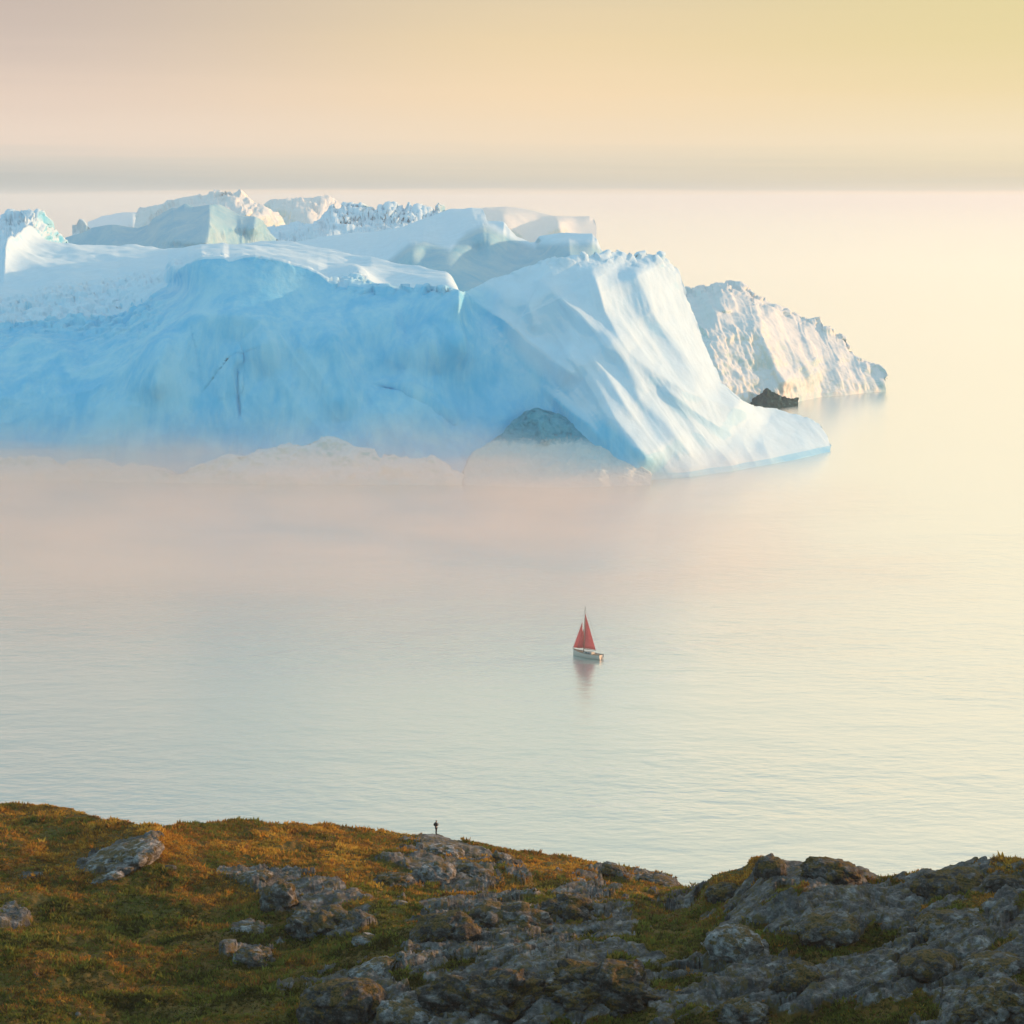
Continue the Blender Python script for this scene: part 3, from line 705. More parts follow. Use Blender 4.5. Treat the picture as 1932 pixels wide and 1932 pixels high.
def rock(name, label, u, v, w, h, mat, depth=1.0, tilt=0., rough=1., seed=0, sink=.3, yaw=0., cat='rock', sub=5):
    """a rock w x h photo units, foot centre at (u, v + h / 2) on the hillside"""
    g = ground_at(u, min(v + h * .35, 1980))
    sc_m = K / F * g[1]
    W, Hh = w * sc_m, h * sc_m
    me = bpy.data.meshes.new('tmp')
    import bmesh
    bm = bmesh.new(); bmesh.ops.create_icosphere(bm, subdivisions=sub, radius=1)
    X = np.array([x.co[:] for x in bm.verts]); F_ = np.array([[x.index for x in f.verts] for f in bm.faces]); bm.free(); bpy.data.meshes.remove(me)
    X = np.sign(X) * np.abs(X) ** .85
    sz = np.array([W / 2, W / 2 * depth, Hh / (2 - sink) * .88])
    Q = X * sz
    t = Q / max(1.2, min(W, Hh * 2) * .42) + seed * 7.7
    th = R(25); tq = np.stack([t[..., 0] * math.cos(th) - t[..., 2] * math.sin(th), t[..., 1], (t[..., 0] * math.sin(th) + t[..., 2] * math.cos(th)) * 1.3], -1)
    tq = tq + .35 * np.stack([fbm(t * .8, 3, 1), fbm(t * .8, 3, 2), fbm(t * .8, 3, 3)], -1)
    fs = ridged(tq * np.array([.5, 2.0, 2.4]), 3, seed + 9)
    r = 1 + rough * (.30 * facets(tq * .8, seed) + .16 * facets(tq * np.array([1.8, 2.4, 2.8]), seed + 1) + .07 * facets(tq * np.array([4., 6, 7]), seed + 2) + .05 * fs + .06 * fbm(t * 3, 4, seed) + .16 * fbm(t * .7, 2, seed + 5)) - .10
    Q = Q * r[:, None]
    a = R(tilt); Q = np.stack([Q[:, 0] * math.cos(a) + Q[:, 2] * math.sin(a), Q[:, 1], -Q[:, 0] * math.sin(a) + Q[:, 2] * math.cos(a)], -1)
    a = R(yaw); Q = np.stack([Q[:, 0] * math.cos(a) - Q[:, 1] * math.sin(a), Q[:, 0] * math.sin(a) + Q[:, 1] * math.cos(a), Q[:, 2]], -1)
    o = mesh_obj(name, Q, F_, mat)
    o.location = (g[0], g[1], g[2] + sz[2] * (.9 - 2 * sink))
    tag(o, label, cat)
    return o

rock('rock_outcrop', 'long pale slanting rock slab in the orange grass at the left', 225, 1612, 175, 44, M_PALE, 1.0, -16, .55, 1, .5)
rock('rock_outcrop', 'small pale rock just below the long slanting slab at the left', 205, 1648, 70, 22, M_PALE, .9, -14, .6, 2, .45)
rock('rock_outcrop', 'little bluish rock alone in the grass right of the slanting slab', 318, 1640, 34, 16, M_GREY, .8, -10, .8, 3, .4)
rock('rock_outcrop', 'grey rock hump that the standing person stands on', 838, 1600, 90, 26, M_PALE, .8, 6, .7, 5, .5)
rock('rock_outcrop', 'grey ledge in the grass right of the standing person', 905, 1612, 80, 22, M_GREY, .8, 12, .7, 6, .5)
rock('rock_outcrop', 'pale hump-backed boulder below the standing person', 825, 1640, 90, 56, M_PALE, .9, 8, .8, 7, .35)
rock('rock_outcrop', 'low grey rock left of the hump-backed boulder', 745, 1645, 90, 34, M_GREY, .9, 0, .8, 8, .45)
rock('rock_outcrop', 'dark cracked rock right of the hump-backed boulder', 900, 1648, 80, 34, M_GREY, .9, 10, 1., 9, .4)
rock('rock_outcrop', 'narrow slanted rock rib halfway down the orange slope right of the person', 955, 1632, 60, 24, M_GREY, .7, 28, .8, 10, .4)
rock('rock_outcrop', 'low pale stones in the left middle, left of the pinkish outcrop', 482, 1664, 80, 20, M_PALE, .8, -4, 1., 11, .45)
rock('rock_outcrop', 'steep grey crag with a pink sunlit right side in the left middle', 527, 1698, 76, 70, M_GREY, .9, -10, .9, 12, .35)
rock('rock_outcrop', 'broad pinkish broken outcrop in the left middle, right of the steep grey crag', 610, 1722, 130, 80, M_GREY, 1., 10, 1.1, 13, .4)
rock('rock_outcrop', 'rubbly rock tail running right from the pinkish outcrop', 690, 1735, 100, 36, M_GREY, .8, 22, 1.1, 14, .5)
rock('rock_outcrop', 'small white-topped stones above the round grey outcrop in the left meadow', 462, 1752, 72, 28, M_PALE, .8, 5, 1., 15, .4)
rock('rock_outcrop', 'round grey outcrop in the brown meadow at lower left', 475, 1803, 96, 52, M_GREY, .9, -6, 1., 16, .4)
rock('rock_outcrop', 'flat bluish stone between the pinkish outcrop and the dark crags', 692, 1776, 64, 24, M_PALE, .8, 4, .8, 17, .45)
rock('rock_outcrop', 'dark leaning crag left of the centre with grass behind it', 835, 1752, 130, 74, M_DARK, .9, -12, 1., 18, .4)
rock('rock_outcrop', 'craggy brown rock wall in the middle, facing the camera', 960, 1728, 170, 66, M_GREY, .8, 4, 1.2, 19, .4)
rock('rock_outcrop', 'dark block at the right end of the craggy brown rock wall', 1070, 1712, 110, 60, M_DARK, .8, 10, 1.1, 20, .4)
rock('rock_outcrop', 'big rounded dark boulder at the bottom, left of the crags', 655, 1895, 190, 110, M_DARK, .9, -6, .6, 21, .35, sub=6)
rock('rock_outcrop', 'pale flat-topped rock at the bottom edge, right of the big rounded boulder', 770, 1925, 130, 50, M_PALE, .8, 12, .7, 22, .5)
rock('rock_outcrop', 'pale stone ledge above the big rounded boulder', 700, 1838, 110, 28, M_PALE, .8, -18, .8, 23, .5)
rock('rock_outcrop', 'massive dark crag in the bottom middle', 920, 1865, 250, 120, M_DARK, .7, 0, 1.2, 24, .4, sub=6)
rock('rock_outcrop', 'broken dark crag right of the massive bottom crag', 1130, 1850, 240, 120, M_DARK, .7, -6, 1.2, 25, .4, sub=6)
rock('rock_outcrop', 'round knob of dark rock standing out on the right skyline', 1455, 1632, 74, 52, M_DARK, .9, 0, .5, 26, .35)
rock('rock_outcrop', 'long dark shoulder of rock on the skyline right of the round knob', 1570, 1648, 130, 50, M_DARK, .8, 8, .7, 27, .4)
rock('rock_outcrop', 'dark block rising from the water gap, left of the round skyline knob', 1375, 1665, 90, 44, M_DARK, .8, -6, .9, 28, .4)
rock('rock_outcrop', 'rounded dark rock on the skyline near the right edge', 1795, 1652, 150, 52, M_DARK, .8, -6, .6, 29, .45)
rock('rock_outcrop', 'dark rock on the skyline cut by the right edge', 1900, 1642, 100, 54, M_DARK, .8, 0, .6, 30, .4)
rock('rock_outcrop', 'smooth grey whaleback slab below the right skyline', 1800, 1708, 170, 60, M_GREY, .9, -6, .45, 31, .5, sub=6)
rock('rock_outcrop', 'pale domed boulder with a pink sunlit right side in the lower right', 1385, 1793, 130, 74, M_PALE, .9, 4, .7, 32, .35)
rock('rock_outcrop', 'slanted grey slab right of the pale domed boulder', 1560, 1755, 150, 56, M_GREY, .9, -14, .7, 33, .5)
rock('rock_outcrop', 'round dark boulder in the lower right centre', 1505, 1855, 110, 76, M_DARK, .9, 0, .8, 34, .4)
rock('rock_outcrop', 'oval dark boulder in the lower right among moss', 1745, 1832, 130, 60, M_DARK, .9, -6, .5, 35, .4)
rock('rock_outcrop', 'craggy warm-grey boulder in the bottom right corner', 1880, 1895, 170, 90, M_GREY, .9, -10, 1., 36, .35, sub=6)
rock('rock_outcrop', 'pale broken stones at the bottom, below the round dark boulder', 1400, 1900, 110, 60, M_GREY, .9, 0, 1., 37, .45)
rock('rock_outcrop', 'flat grey slab at the right edge above the corner boulder', 1880, 1812, 140, 36, M_GREY, .9, -6, .6, 38, .5)
rock('rock_outcrop', 'small pale stone on the orange slope above the water gap', 1090, 1666, 38, 16, M_PALE, .8, 0, .8, 39, .4)
rock('rock_outcrop', 'small bluish ledge near the right end of the orange slope', 1160, 1652, 56, 22, M_GREY, .8, 12, .8, 40, .4)
rock('rock_outcrop', 'low rock shelf at the very end of the orange slope by the water gap', 1245, 1664, 90, 20, M_GREY, .8, 12, .8, 41, .5)

# ------------------------------------------------------------------ tundra ground cover
def build_cover():
    ok = (rk < .45) & (UL > -60) & (UL < 1990) & (VL < 1975)
    ii, jj = np.nonzero(ok)
    area = GL[ii, jj, 1]
    n = 80000
    dens = vnoise(GL[ii, jj] / 3.1, 71) * .5 + .6
    p = np.clip(dens, .08, 1) * (GL[ii, jj, 1] / 200) ** 2; p /= p.sum()
    pick = rng.choice(len(ii), n, p=p)
    i, j = ii[pick], jj[pick]
    di, dj = rng.random(n), rng.random(n)
    i2, j2 = np.minimum(i + 1, NR - 1), np.minimum(j + 1, len(usL) - 1)
    B = GL[i, j] * ((1 - di) * (1 - dj))[:, None] + GL[i2, j] * (di * (1 - dj))[:, None] + GL[i, j2] * ((1 - di) * dj)[:, None] + GL[i2, j2] * (di * dj)[:, None]
    clump = np.clip(vnoise(B / 2.2, 81) * .7 + .5, 0, 1)
    size = (.14 + .36 * clump * rng.random(n)) * (1 + .5 * (rng.random(n) > .93))
    nb = 7
    ang = rng.random((n, nb)) * 2 * np.pi; lean = rng.random((n, nb)) * .9
    hgt = size[:, None] * (.55 + .6 * rng.random((n, nb))); rad = size[:, None] * (.9 * rng.random((n, nb)))
    cx = B[:, None, 0] + np.cos(ang) * rad; cy = B[:, None, 1] + np.sin(ang) * rad; cz = B[:, None, 2] - .04
    wdt = size[:, None] * .30
    t2 = ang + np.pi / 2 + rng.normal(0, .5, (n, nb))
    a = np.stack([cx - np.cos(t2) * wdt, cy - np.sin(t2) * wdt, cz + hgt * .15], -1)
    b = np.stack([cx + np.cos(t2) * wdt, cy + np.sin(t2) * wdt, cz + hgt * .15], -1)
    tip = np.stack([cx + np.cos(ang) * hgt * lean, cy + np.sin(ang) * hgt * lean, cz + hgt], -1)
    V = np.stack([a, b, tip], 2).reshape(-1, 3)
    Fc = np.arange(len(V)).reshape(-1, 3)
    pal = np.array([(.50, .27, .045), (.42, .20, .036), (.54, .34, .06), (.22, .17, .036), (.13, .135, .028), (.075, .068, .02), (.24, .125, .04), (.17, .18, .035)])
    k = vnoise(B / 4.5, 91) * 1.0 + vnoise(B / 1.1, 92) * .6 + rng.normal(0, .35, n) + 1.1 * sstep(1600, 1760, VL[i, j]) - .35  # lower slope gets darker plant tints, its shade put into the colour
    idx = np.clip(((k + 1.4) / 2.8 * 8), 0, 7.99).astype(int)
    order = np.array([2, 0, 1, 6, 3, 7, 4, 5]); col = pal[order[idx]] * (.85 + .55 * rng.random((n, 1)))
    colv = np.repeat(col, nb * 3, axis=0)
    m, nt, out = new_mat('tundra_leaves'); nn = N(nt)
    at = nn('Attribute', {'attribute_name': 'tint'}).outputs['Color']
    d = nn('BsdfDiffuse', Color=at); tr = nn('BsdfTranslucent', Color=at)
    nt.links.new(nn('MixShader', _0=.45, _1=d, _2=tr).outputs[0], out.inputs[0])
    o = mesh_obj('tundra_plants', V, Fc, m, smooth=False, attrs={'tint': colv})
    tag(o, 'low orange and olive tundra shrubs and grass covering the hillside', 'ground cover', kind='stuff')
build_cover()

# ------------------------------------------------------------------ sailing boat
def tube(pts, r0, r1=None, seg=8):
    r1 = r0 if r1 is None else r1
    pts = [Vector(p) for p in pts]; V, Fs = [], []
    for k, p in enumerate(pts):
        d = (pts[min(k + 1, len(pts) - 1)] - pts[max(k - 1, 0)]).normalized()
        a = d.orthogonal().normalized(); b = d.cross(a); r = r0 + (r1 - r0) * k / (len(pts) - 1)
        for q_ in range(seg):
            t = 2 * math.pi * q_ / seg; V.append(p + a * math.cos(t) * r + b * math.sin(t) * r)
    for k in range(len(pts) - 1):
        for q_ in range(seg):
            Fs.append((k * seg + q_, k * seg + (q_ + 1) % seg, (k + 1) * seg + (q_ + 1) % seg, (k + 1) * seg + q_))
    Fs.append(tuple(range(seg))[::-1]); Fs.append(tuple((len(pts) - 1) * seg + q_ for q_ in range(seg)))
    return [tuple(v) for v in V], Fs

def sail(corners, belly, thick=.03, n=12):
    """a bellied three-cornered sail: tack, clew, head"""
    A, B, Cc = [np.array(c, float) for c in corners]; nn_ = np.cross(B - A, Cc - A); nn_ /= np.linalg.norm(nn_)
    V = []; idx = {}
    for i in range(n + 1):
        for j in range(n + 1 - i):
            s_, t_ = i / n, j / n; w = 1 - s_ - t_
            idx[i, j] = len(V); V.append(w * A + t_ * B + s_ * Cc + nn_ * belly * (27 * max(w * t_ * s_, 0) + 1.2 * w * t_))
    Fs = []
    for i in range(n):
        for j in range(n - i):
            Fs.append((idx[i, j], idx[i, j + 1], idx[i + 1, j]))
            if j < n - i - 1: Fs.append((idx[i, j + 1], idx[i + 1, j + 1], idx[i + 1, j]))
    m = len(V); V2 = [v + nn_ * thick for v in V]
    V = V + V2; Fs2 = [tuple(k + m for k in f[::-1]) for f in Fs]
    rim = [idx[0, j] for j in range(n + 1)] + [idx[i, n - i] for i in range(1, n + 1)] + [idx[i, 0] for i in range(n - 1, 0, -1)]
    side = [(rim[(k + 1) % len(rim)], rim[k], rim[k] + m, rim[(k + 1) % len(rim)] + m) for k in range(len(rim))]
    return V, Fs + Fs2 + side

M_SAIL, nt_, out_ = new_mat('red_sailcloth'); n_ = N(nt_)
tz_ = n_.mix(n_.noise(n_.pos(), 1.2, 3), (.68, .25, .24, 1), (.80, .33, .30, 1))
nt_.links.new(n_('MixShader', _0=.5, _1=n_('BsdfDiffuse', Color=tz_), _2=n_('BsdfTranslucent', Color=tz_)).outputs[0], out_.inputs[0])
M_HULL = simple_mat('hull_paint', (.60, .50, .42, 1), .7)
M_DECK = simple_mat('deck_wood', (.30, .20, .13, 1), .6)
M_SPAR = simple_mat('spar_wood', (.22, .14, .08, 1), .5)
M_ROPE = simple_mat('rigging_wire', (.12, .11, .10, 1), .6)
M_CABIN = simple_mat('cabin_paint', (.42, .40, .36, 1), .6)
M_GLASS = simple_mat('cabin_glass', (.03, .04, .05, 1), .1)

boat = bpy.data.objects.new('sailing_boat', None); C.objects.link(boat)
tag(boat, 'small sailing boat with red sails alone on the calm water', 'sailing boat')
L = 9.0
def hull_ring(x):
    t = (x + L / 2) / L                       # 0 stern, 1 bow
    bw = 1.45 * (1 - max(0, (t - .35) / .65) ** 2.2) * (.72 + .28 * min(1, t / .35)) + .02
    sh = 1.05 + .55 * (t - .4) ** 2 * 2 + .2 * t
    kl = -.55 * math.sin(math.pi * min(1, max(0, t * .9 + .05))) - .05
    return [(x, -bw, sh), (x, -bw * .97, sh * .55), (x, -bw * .78, .1), (x, -bw * .4, kl * .7), (x, 0, kl), (x, bw * .4, kl * .7), (x, bw * .78, .1), (x, bw * .97, sh * .55), (x, bw, sh)]
V, Fs = [], []
xs_ = np.linspace(-L / 2, L / 2, 19)
for x in xs_: V += hull_ring(x)
for k in range(18):
    for q_ in range(8): Fs.append((k * 9 + q_, k * 9 + q_ + 1, (k + 1) * 9 + q_ + 1, (k + 1) * 9 + q_))
Fs.append(tuple(range(9)))
mesh_obj('hull', V, Fs, M_HULL, boat)
V, Fs = [], []
for x in xs_:
    r_ = hull_ring(x); V += [(x, r_[0][1] * .96, r_[0][2] - .10), (x, 0, r_[0][2] - .04), (x, -r_[0][1] * .96, r_[0][2] - .10)]
for k in range(18):
    for q_ in range(2): Fs.append((k * 3 + q_, k * 3 + q_ + 1, (k + 1) * 3 + q_ + 1, (k + 1) * 3 + q_))
mesh_obj('deck', V, Fs, M_DECK, boat)
for sg in (-1, 1):
    V, Fs = tube([(x, sg * abs(hull_ring(x)[0][1]), hull_ring(x)[0][2] + .03) for x in xs_], .05)
    mesh_obj('gunwale', V, Fs, M_DECK, boat)
def prism(x0, x1, y0, z0, z1, tap=.85):
    return [(x0, -y0, z0), (x1, -y0 * .8, z0), (x1, y0 * .8, z0), (x0, y0, z0), (x0 + .1, -y0 * tap, z1), (x1 - .3, -y0 * .7 * tap, z1 - .05), (x1 - .3, y0 * .7 * tap, z1 - .05), (x0 + .1, y0 * tap, z1)], \
           [(0, 1, 5, 4), (1, 2, 6, 5), (2, 3, 7, 6), (3, 0, 4, 7), (4, 5, 6, 7), (3, 2, 1, 0)]
V, Fs = prism(-1.8, 1.0, .85, 1.05, 1.62); cab = mesh_obj('cabin', V, Fs, M_CABIN, boat, smooth=False)
for sg in (-1, 1):
    for wx in (-1.2, -.4):
        V = [(wx, sg * .83, 1.22), (wx + .5, sg * .80, 1.22), (wx + .5, sg * .76, 1.45), (wx, sg * .785, 1.45)]
        V = V + [(a, b + sg * .03, c) for a, b, c in V]
        mesh_obj('window', V, [(0, 1, 2, 3), (7, 6, 5, 4), (0, 4, 5, 1), (1, 5, 6, 2), (2, 6, 7, 3), (3, 7, 4, 0)], M_GLASS, cab, smooth=False)
MX = 1.2
V, Fs = tube([(MX, 0, .9), (MX, 0, 7), (MX, 0, 13.5)], .12, .05); mesh_obj('mast', V, Fs, M_SPAR, boat)
V, Fs = tube([(MX - .1, 0, 2.1), (MX - 3.5, -.6, 2.05)], .08, .06); mesh_obj('boom', V, Fs, M_SPAR, boat)
V, Fs = tube([(L / 2 - .8, 0, 1.6), (L / 2 + .3, 0, 1.85)], .09, .05); mesh_obj('bowsprit', V, Fs, M_SPAR, boat)
V, Fs = sail([(MX - .15, 0, 2.25), (MX - 3.4, -.6, 2.2), (MX - .12, 0, 11.6)], -.35); mesh_obj('mainsail', V, Fs, M_SAIL, boat)
V, Fs = sail([(L / 2 + .1, 0, 2.0), (MX + .9, -.9, 2.1), (MX + .75, 0, 9.3)], .3); mesh_obj('jib', V, Fs, M_SAIL, boat)
V, Fs = sail([(L / 2 - 1.2, 0, 2.0), (MX + .4, -.8, 2.2), (MX + .25, 0, 7.6)], .2); mesh_obj('staysail', V, Fs, M_SAIL, boat)
for a, b in (((L / 2 + .3, 0, 1.85), (MX, 0, 12.6)), ((-L / 2 + .1, 0, 1.3), (MX, 0, 13.2)), ((MX - .3, 1.4, 1.2), (MX, 0, 11.8)), ((MX - .3, -1.4, 1.2), (MX, 0, 11.8))):
    V, Fs = tube([a, b], .018, .018, 5); mesh_obj('stay', V, Fs, M_ROPE, boat)
V, Fs = tube([(-L / 2 + .1, 0, .9), (-L / 2 - .15, 0, -.4)], .09, .09); mesh_obj('rudder', V, Fs, M_DECK, boat)
bp = P(1108, 1240, D_sea(1240)); boat.location = (float(bp[0]), float(bp[1]), 0.)
boat.rotation_euler = (R(3), 0, R(180 - 36))

# ------------------------------------------------------------------ person on the rock
M_JACKET = simple_mat('dark_jacket', (.035, .022, .024, 1), .8, scale=9)
M_TROUS = simple_mat('dark_trousers', (.028, .022, .022, 1), .85, scale=9)
M_SKIN = simple_mat('skin', (.48, .30, .22, 1), .6)
M_HAIR = simple_mat('hair', (.04, .025, .018, 1), .7)
M_PACK = simple_mat('backpack_cloth', (.02, .03, .028, 1), .8)

def skin_obj(name, verts, edges, rad, mat, parent=None, root=0):
    me = bpy.data.meshes.new(name); me.from_pydata(verts, edges, []); o = bpy.data.objects.new(name, me); C.objects.link(o)
    sk = o.modifiers.new('skin', 'SKIN'); sk.use_smooth_shade = True
    for k, r in enumerate(rad): me.skin_vertices[0].data[k].radius = (r, r) if not isinstance(r, tuple) else r
    me.skin_vertices[0].data[root].use_root = True
    sb = o.modifiers.new('sub', 'SUBSURF'); sb.levels = 2; sb.render_levels = 2
    me.materials.append(mat)
    bpy.context.view_layer.update()
    dg = bpy.context.evaluated_depsgraph_get(); ev = o.evaluated_get(dg)
    nm = bpy.data.meshes.new_from_object(ev); nm.name = name
    o.modifiers.clear(); o.data = nm; bpy.data.meshes.remove(me)
    nm.polygons.foreach_set('use_smooth', np.full(len(nm.polygons), True))
    if not nm.materials: nm.materials.append(mat)
    if parent: o.parent = parent
    return o
# person looks to +x (towards the sea light at the right), weight on the left leg, hands together in front
bv = [(0, 0, .95), (0, 0, 1.12), (.01, 0, 1.30), (0, 0, 1.44), (.02, 0, 1.52), (.04, 0, 1.60), (.05, 0, 1.70)]
be = [(0, 1), (1, 2), (2, 3), (3, 4), (4, 5), (5, 6)]
br = [.13, .125, .15, .09, .055, .085, .085]
def add(p, par, r): bv.append(p); be.append((par, len(bv) - 1)); br.append(r); return len(bv) - 1
for sg in (-1, 1):
    a = add((0, sg * .10, .86), 0, .095); a = add((.03 * sg + .01, sg * .11, .49), a, .062); a = add((.02 * sg - .02, sg * .12, .10), a, .04); a = add((.10 + .02 * sg, sg * .13, .04), a, .035); a = add((.17 + .02 * sg, sg * .14, .035), a, .028)
    a = add((-.01, sg * .19, 1.39), 3, .062); a = add((.03, sg * .24, 1.13), a, .045); a = add((.26, sg * .12, 1.22), a, .034); w = add((.33, sg * .07, 1.26), a, .026)
    for fi in range(4):
        y = sg * (.07 + (fi - 1.5) * .018); ln = (.055, .062, .058, .046)[fi]
        f1_ = add((.36, y, 1.27), w, .011); f2_ = add((.36 + ln * .6, y - sg * .01, 1.275), f1_, .009); add((.36 + ln * .8, y - sg * .03, 1.26), f2_, .008)
    th1 = add((.35, sg * .04, 1.28), w, .011); add((.38, sg * .03, 1.30), th1, .009)
person = skin_obj('person', bv, be, br, M_SKIN)
tag(person, 'person in dark clothes standing on a rock at the hill crest, looking out to sea', 'person')
jv = [(0, 0, .86), (0, 0, .98), (0, 0, 1.14), (.01, 0, 1.30), (0, 0, 1.43), (.015, 0, 1.50)]
je = [(k, k + 1) for k in range(5)]; jr = [.15, .155, .15, .175, .115, .08]
def addj(p, par, r): jv.append(p); je.append((par, len(jv) - 1)); jr.append(r); return len(jv) - 1
for sg in (-1, 1):
    a = addj((-.01, sg * .19, 1.395), 4, .08); a = addj((.03, sg * .245, 1.13), a, .064); a = addj((.24, sg * .13, 1.215), a, .05)
skin_obj('jacket', jv, je, jr, M_JACKET, person, 2)
tv = [(0, 0, .92)]; te = []; tr_ = [.15]
for sg in (-1, 1):
    b_ = len(tv); tv += [(0, sg * .10, .82), (.03 * sg + .01, sg * .11, .49), (.02 * sg - .02, sg * .12, .09)]; te += [(0, b_), (b_, b_ + 1), (b_ + 1, b_ + 2)]; tr_ += [.115, .085, .068]
skin_obj('trousers', tv, te, tr_, M_TROUS, person)
for sg in (-1, 1):
    skin_obj('boot', [(.02 * sg - .03, sg * .12, .13), (.02 * sg - .02, sg * .12, .05), (.10 + .02 * sg, sg * .13, .045), (.18 + .02 * sg, sg * .14, .04)], [(0, 1), (1, 2), (2, 3)], [.06, .056, .05, .04], M_PACK, person)
skin_obj('hair', [(.0, 0, 1.60), (.0, 0, 1.68), (.03, 0, 1.755)], [(0, 1), (1, 2)], [.06, .095, .075], M_HAIR, person)
skin_obj('nose', [(.125, 0, 1.655), (.145, 0, 1.64)], [(0, 1)], [.014, .014], M_SKIN, person)
# ground under the feet: highest point of rock or ground there
bpy.context.view_layer.update()
dg = bpy.context.evaluated_depsgraph_get()
pp = P(823, 1580, 229.5)
best = None
for dD in np.linspace(-3, 2, 11):
    q_ = P(823, 1581, 229.5 + dD)
    hit, loc, nrm_, *_r = sc.ray_cast(dg, Vector((float(q_[0]), float(q_[1]), 90)), Vector((0, 0, -1)))
    if hit and (best is None or (loc.z - H) / loc.y > (best.z - H) / best.y): best = loc.copy()
person.location = (best.x, best.y, best.z - .02)
person.rotation_euler = (0, 0, R(25))
pk = skin_obj('backpack', [(-.20, 0, 1.06), (-.22, 0, 1.25), (-.20, 0, 1.44)], [(0, 1), (1, 2)], [(.15, .12), (.17, .13), (.12, .10)], M_PACK)
tag(pk, 'dark backpack worn by the person on the crest', 'backpack')
pk.location = person.location; pk.rotation_euler = person.rotation_euler
for sg in (-1, 1):
    skin_obj('strap', [(-.12, sg * .10, 1.44), (.0, sg * .11, 1.505), (.15, sg * .11, 1.38), (.12, sg * .13, 1.18), (-.10, sg * .15, 1.08)], [(0, 1), (1, 2), (2, 3), (3, 4)], [.02] * 5, M_PACK, pk)

# ------------------------------------------------------------------ mist and haze
def box_obj(name, x0, x1, y0, y1, z0, z1, mat):
    V = [(x, y, z) for z in (z0, z1) for y in (y0, y1) for x in (x0, x1)]
    return mesh_obj(name, V, [(0, 2, 3, 1), (4, 5, 7, 6), (0, 1, 5, 4), (2, 6, 7, 3), (0, 4, 6, 2), (1, 3, 7, 5)], mat, smooth=False)

def mist_mat():
    m, nt, out = new_mat('mist'); n = N(nt)
    pos = n.pos(); sp_ = n('SeparateXYZ', _0=pos); x, y, z = sp_.outputs
    wav = n.math('MULTIPLY', n.math('SUBTRACT', n.noise(n.scaled(pos, .012, .012, .02), 1., 3, .5), .5), 14.)
    top = n.math('ADD', n.mapr(x, -70., 90., 25., 10.), wav)
    vert = n.mapr(n.math('DIVIDE', z, top), .0, 1.45, 1., 0.)
    edge = n.math('MULTIPLY', n.mapr(n.math('ADD', x, n.math('MULTIPLY', n.math('SUBTRACT', n.noise(n.scaled(pos, .01, .01, .02), 1., 3, .5), .5), 120.)), 60., 150., 1., 0.), n.math('ADD', n.mapr(y, 490., 640., 0., .85), n.mapr(y, 720., 840., 0., .20)))
    tex = n.mapr(n.noise(n.scaled(pos, .012, .022, .07), 1., 5, .6, .6), .32, .68, .2, 1.5)
    d = n.math('MULTIPLY', n.math('MULTIPLY', vert, edge), n.math('MULTIPLY', tex, .0135))
    v = n('VolumePrincipled', Color=(1., .84, .76, 1), Density=d, Anisotropy=.35)  # sunlight's warm pink is put into the scatter colour
    nt.links.new(v.outputs[0], out.inputs['Volume'])
    m.cycles.homogeneous_volume = False
    return m
fog = box_obj('mist_bank', -420, 200, 480, 905, .3, 34, mist_mat())
tag(fog, 'pale pinkish mist bank lying along the foot of the huge iceberg', 'mist', kind='stuff')

def haze_mat():
    m, nt, out = new_mat('haze'); n = N(nt)
    v = n('VolumePrincipled', Color=(.96, .95, .95, 1), Density=.00009, Anisotropy=.3)
    nt.links.new(v.outputs[0], out.inputs['Volume'])
    return m
hz = box_obj('haze', -61000, 61000, -3500, 61000, -6, 160, haze_mat())
tag(hz, 'thin warm air haze over the whole bay', 'haze', kind='stuff')

# ------------------------------------------------------------------ light
SUN_EL, SUN_AZ = R(8.), R(75)             # azimuth clockwise from the view direction (+y) towards +x
sun = bpy.data.lights.new('sun', 'SUN'); so = bpy.data.objects.new('sun', sun); C.objects.link(so)
sun.energy = 4.6; sun.angle = R(.6); sun.color = (1., .54, .26)
dvec = Vector((math.sin(SUN_AZ) * math.cos(SUN_EL), math.cos(SUN_AZ) * math.cos(SUN_EL), math.sin(SUN_EL)))
so.rotation_euler = dvec.to_track_quat('Z', 'Y').to_euler()

w = bpy.data.worlds.new('World'); sc.world = w; w.use_nodes = True
nt = w.node_tree; nt.nodes.clear(); n = N(nt)
out = nt.nodes.new('ShaderNodeOutputWorld')
tc = nt.nodes.new('ShaderNodeTexCoord').outputs['Generated']
sx = n('SeparateXYZ', _0=tc); x, y, z = sx.outputs
sky = nt.nodes.new('ShaderNodeTexSky'); sky.sky_type = 'NISHITA'; sky.sun_disc = False
sky.sun_elevation = SUN_EL; sky.sun_rotation = SUN_AZ; sky.altitude = 100; sky.air_density = 1.2; sky.dust_density = 1.5; sky.ozone_density = 2.
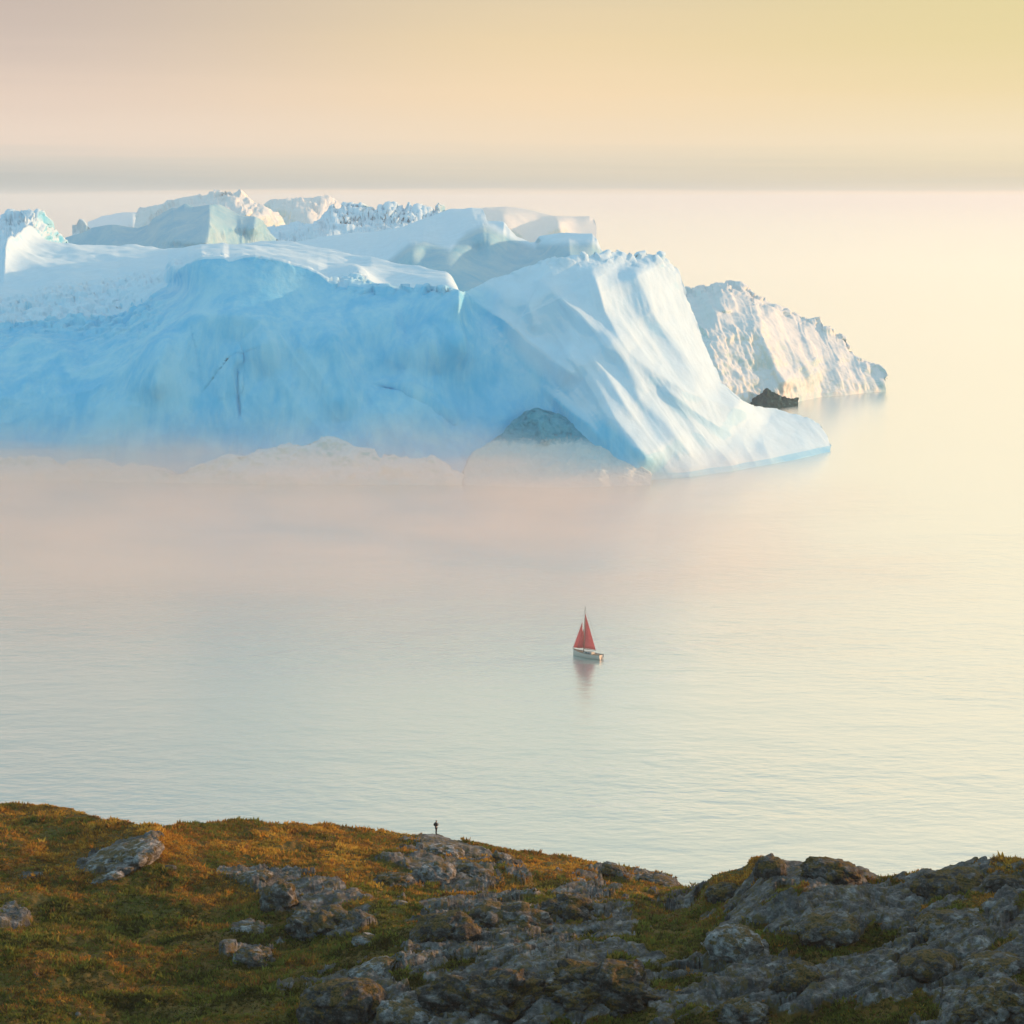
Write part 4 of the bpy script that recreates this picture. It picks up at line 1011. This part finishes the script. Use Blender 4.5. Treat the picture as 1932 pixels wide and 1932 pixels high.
# streaks in the low cloud band
strk = n.noise(n.scaled(tc, 3., 3., 130.), 1., 4, .55)
zz = n.math('ADD', z, n.math('MULTIPLY', n.math('SUBTRACT', strk, .5), .013))
def skyramp(st): return n.ramp(n.math('MULTIPLY', n.math('ADD', zz, .0), 2.0, clamp=True), [(a * 2, lin(*c)) for a, c in st])
Lf = skyramp([(0, (238, 219, 199)), (.0016, (236, 218, 198)), (.0036, (176, 183, 182)), (.009, (186, 189, 184)), (.018, (214, 206, 194)), (.028, (236, 216, 198)), (.05, (229, 208, 191)), (.075, (209, 192, 180)), (.10, (200, 184, 173)), (.15, (216, 198, 184)), (.24, (196, 186, 172)), (.32, (112, 132, 132)), (.5, (110, 145, 160))])
Md = skyramp([(0, (247, 224, 194)), (.0016, (246, 222, 192)), (.0036, (194, 193, 182)), (.010, (206, 200, 182)), (.018, (228, 214, 190)), (.028, (243, 221, 190)), (.05, (246, 219, 180)), (.075, (238, 214, 172)), (.10, (226, 207, 172)), (.15, (248, 226, 196)), (.24, (240, 225, 198)), (.32, (186, 194, 172)), (.5, (120, 150, 155))])
Rt = skyramp([(0, (252, 230, 195)), (.0016, (250, 226, 190)), (.0036, (206, 202, 180)), (.010, (220, 209, 180)), (.018, (236, 221, 186)), (.028, (244, 226, 190)), (.05, (241, 220, 172)), (.075, (233, 216, 162)), (.10, (229, 214, 160)), (.15, (255, 236, 198)), (.24, (255, 238, 206)), (.32, (234, 226, 196)), (.5, (140, 165, 160))])
hor = n.math('SQRT', n.math('ADD', n.math('MULTIPLY', x, x), n.math('MULTIPLY', y, y)))
az = n.math('DIVIDE', x, n.math('MAXIMUM', hor, .001))
f1_ = n.mapr(az, -.26, .04, 0., 1.); f2_ = n.mapr(az, .0, .27, 0., 1.)
col = n.mix(f2_, n.mix(f1_, Lf, Md), Rt)
# the sky behind the viewer and to the left is cool
rear = n.mapr(n.math('ADD', n.math('DIVIDE', y, n.math('MAXIMUM', hor, .001)), n.math('MULTIPLY', az, .7)), -.2, .75, 1., 0.)
nis = n('VectorMath', {'operation': 'SCALE'}, _0=sky.outputs[0]); nis.inputs[3].default_value = .11
blue = n.mix(.5, nis.outputs[0], n.mix(rear, (1.08, 1.20, 1.30, 1), (.58, 1.08, 1.32, 1)))
up = n.mapr(z, .32, .62)
cool = n.math('MAXIMUM', rear, up)
boost = n.mapr(z, .10, .15, 1., 1.58)
bsc = n('VectorMath', {'operation': 'SCALE'}, _0=col); nt.links.new(boost, bsc.inputs[3])
col = n.mix(cool, bsc.outputs[0], blue)
bg = n('Background', Color=col, Strength=1.0)
nt.links.new(bg.outputs[0], out.inputs[0])

# ------------------------------------------------------------------ render settings
sc.view_settings.view_transform = 'Standard'; sc.view_settings.look = 'None'; sc.view_settings.exposure = 0; sc.view_settings.gamma = 1
cy = sc.cycles
cy.max_bounces = 10; cy.diffuse_bounces = 3; cy.glossy_bounces = 3; cy.volume_bounces = 8; cy.transparent_max_bounces = 6; cy.transmission_bounces = 2
cy.use_denoising = True
cy.volume_max_steps = 96
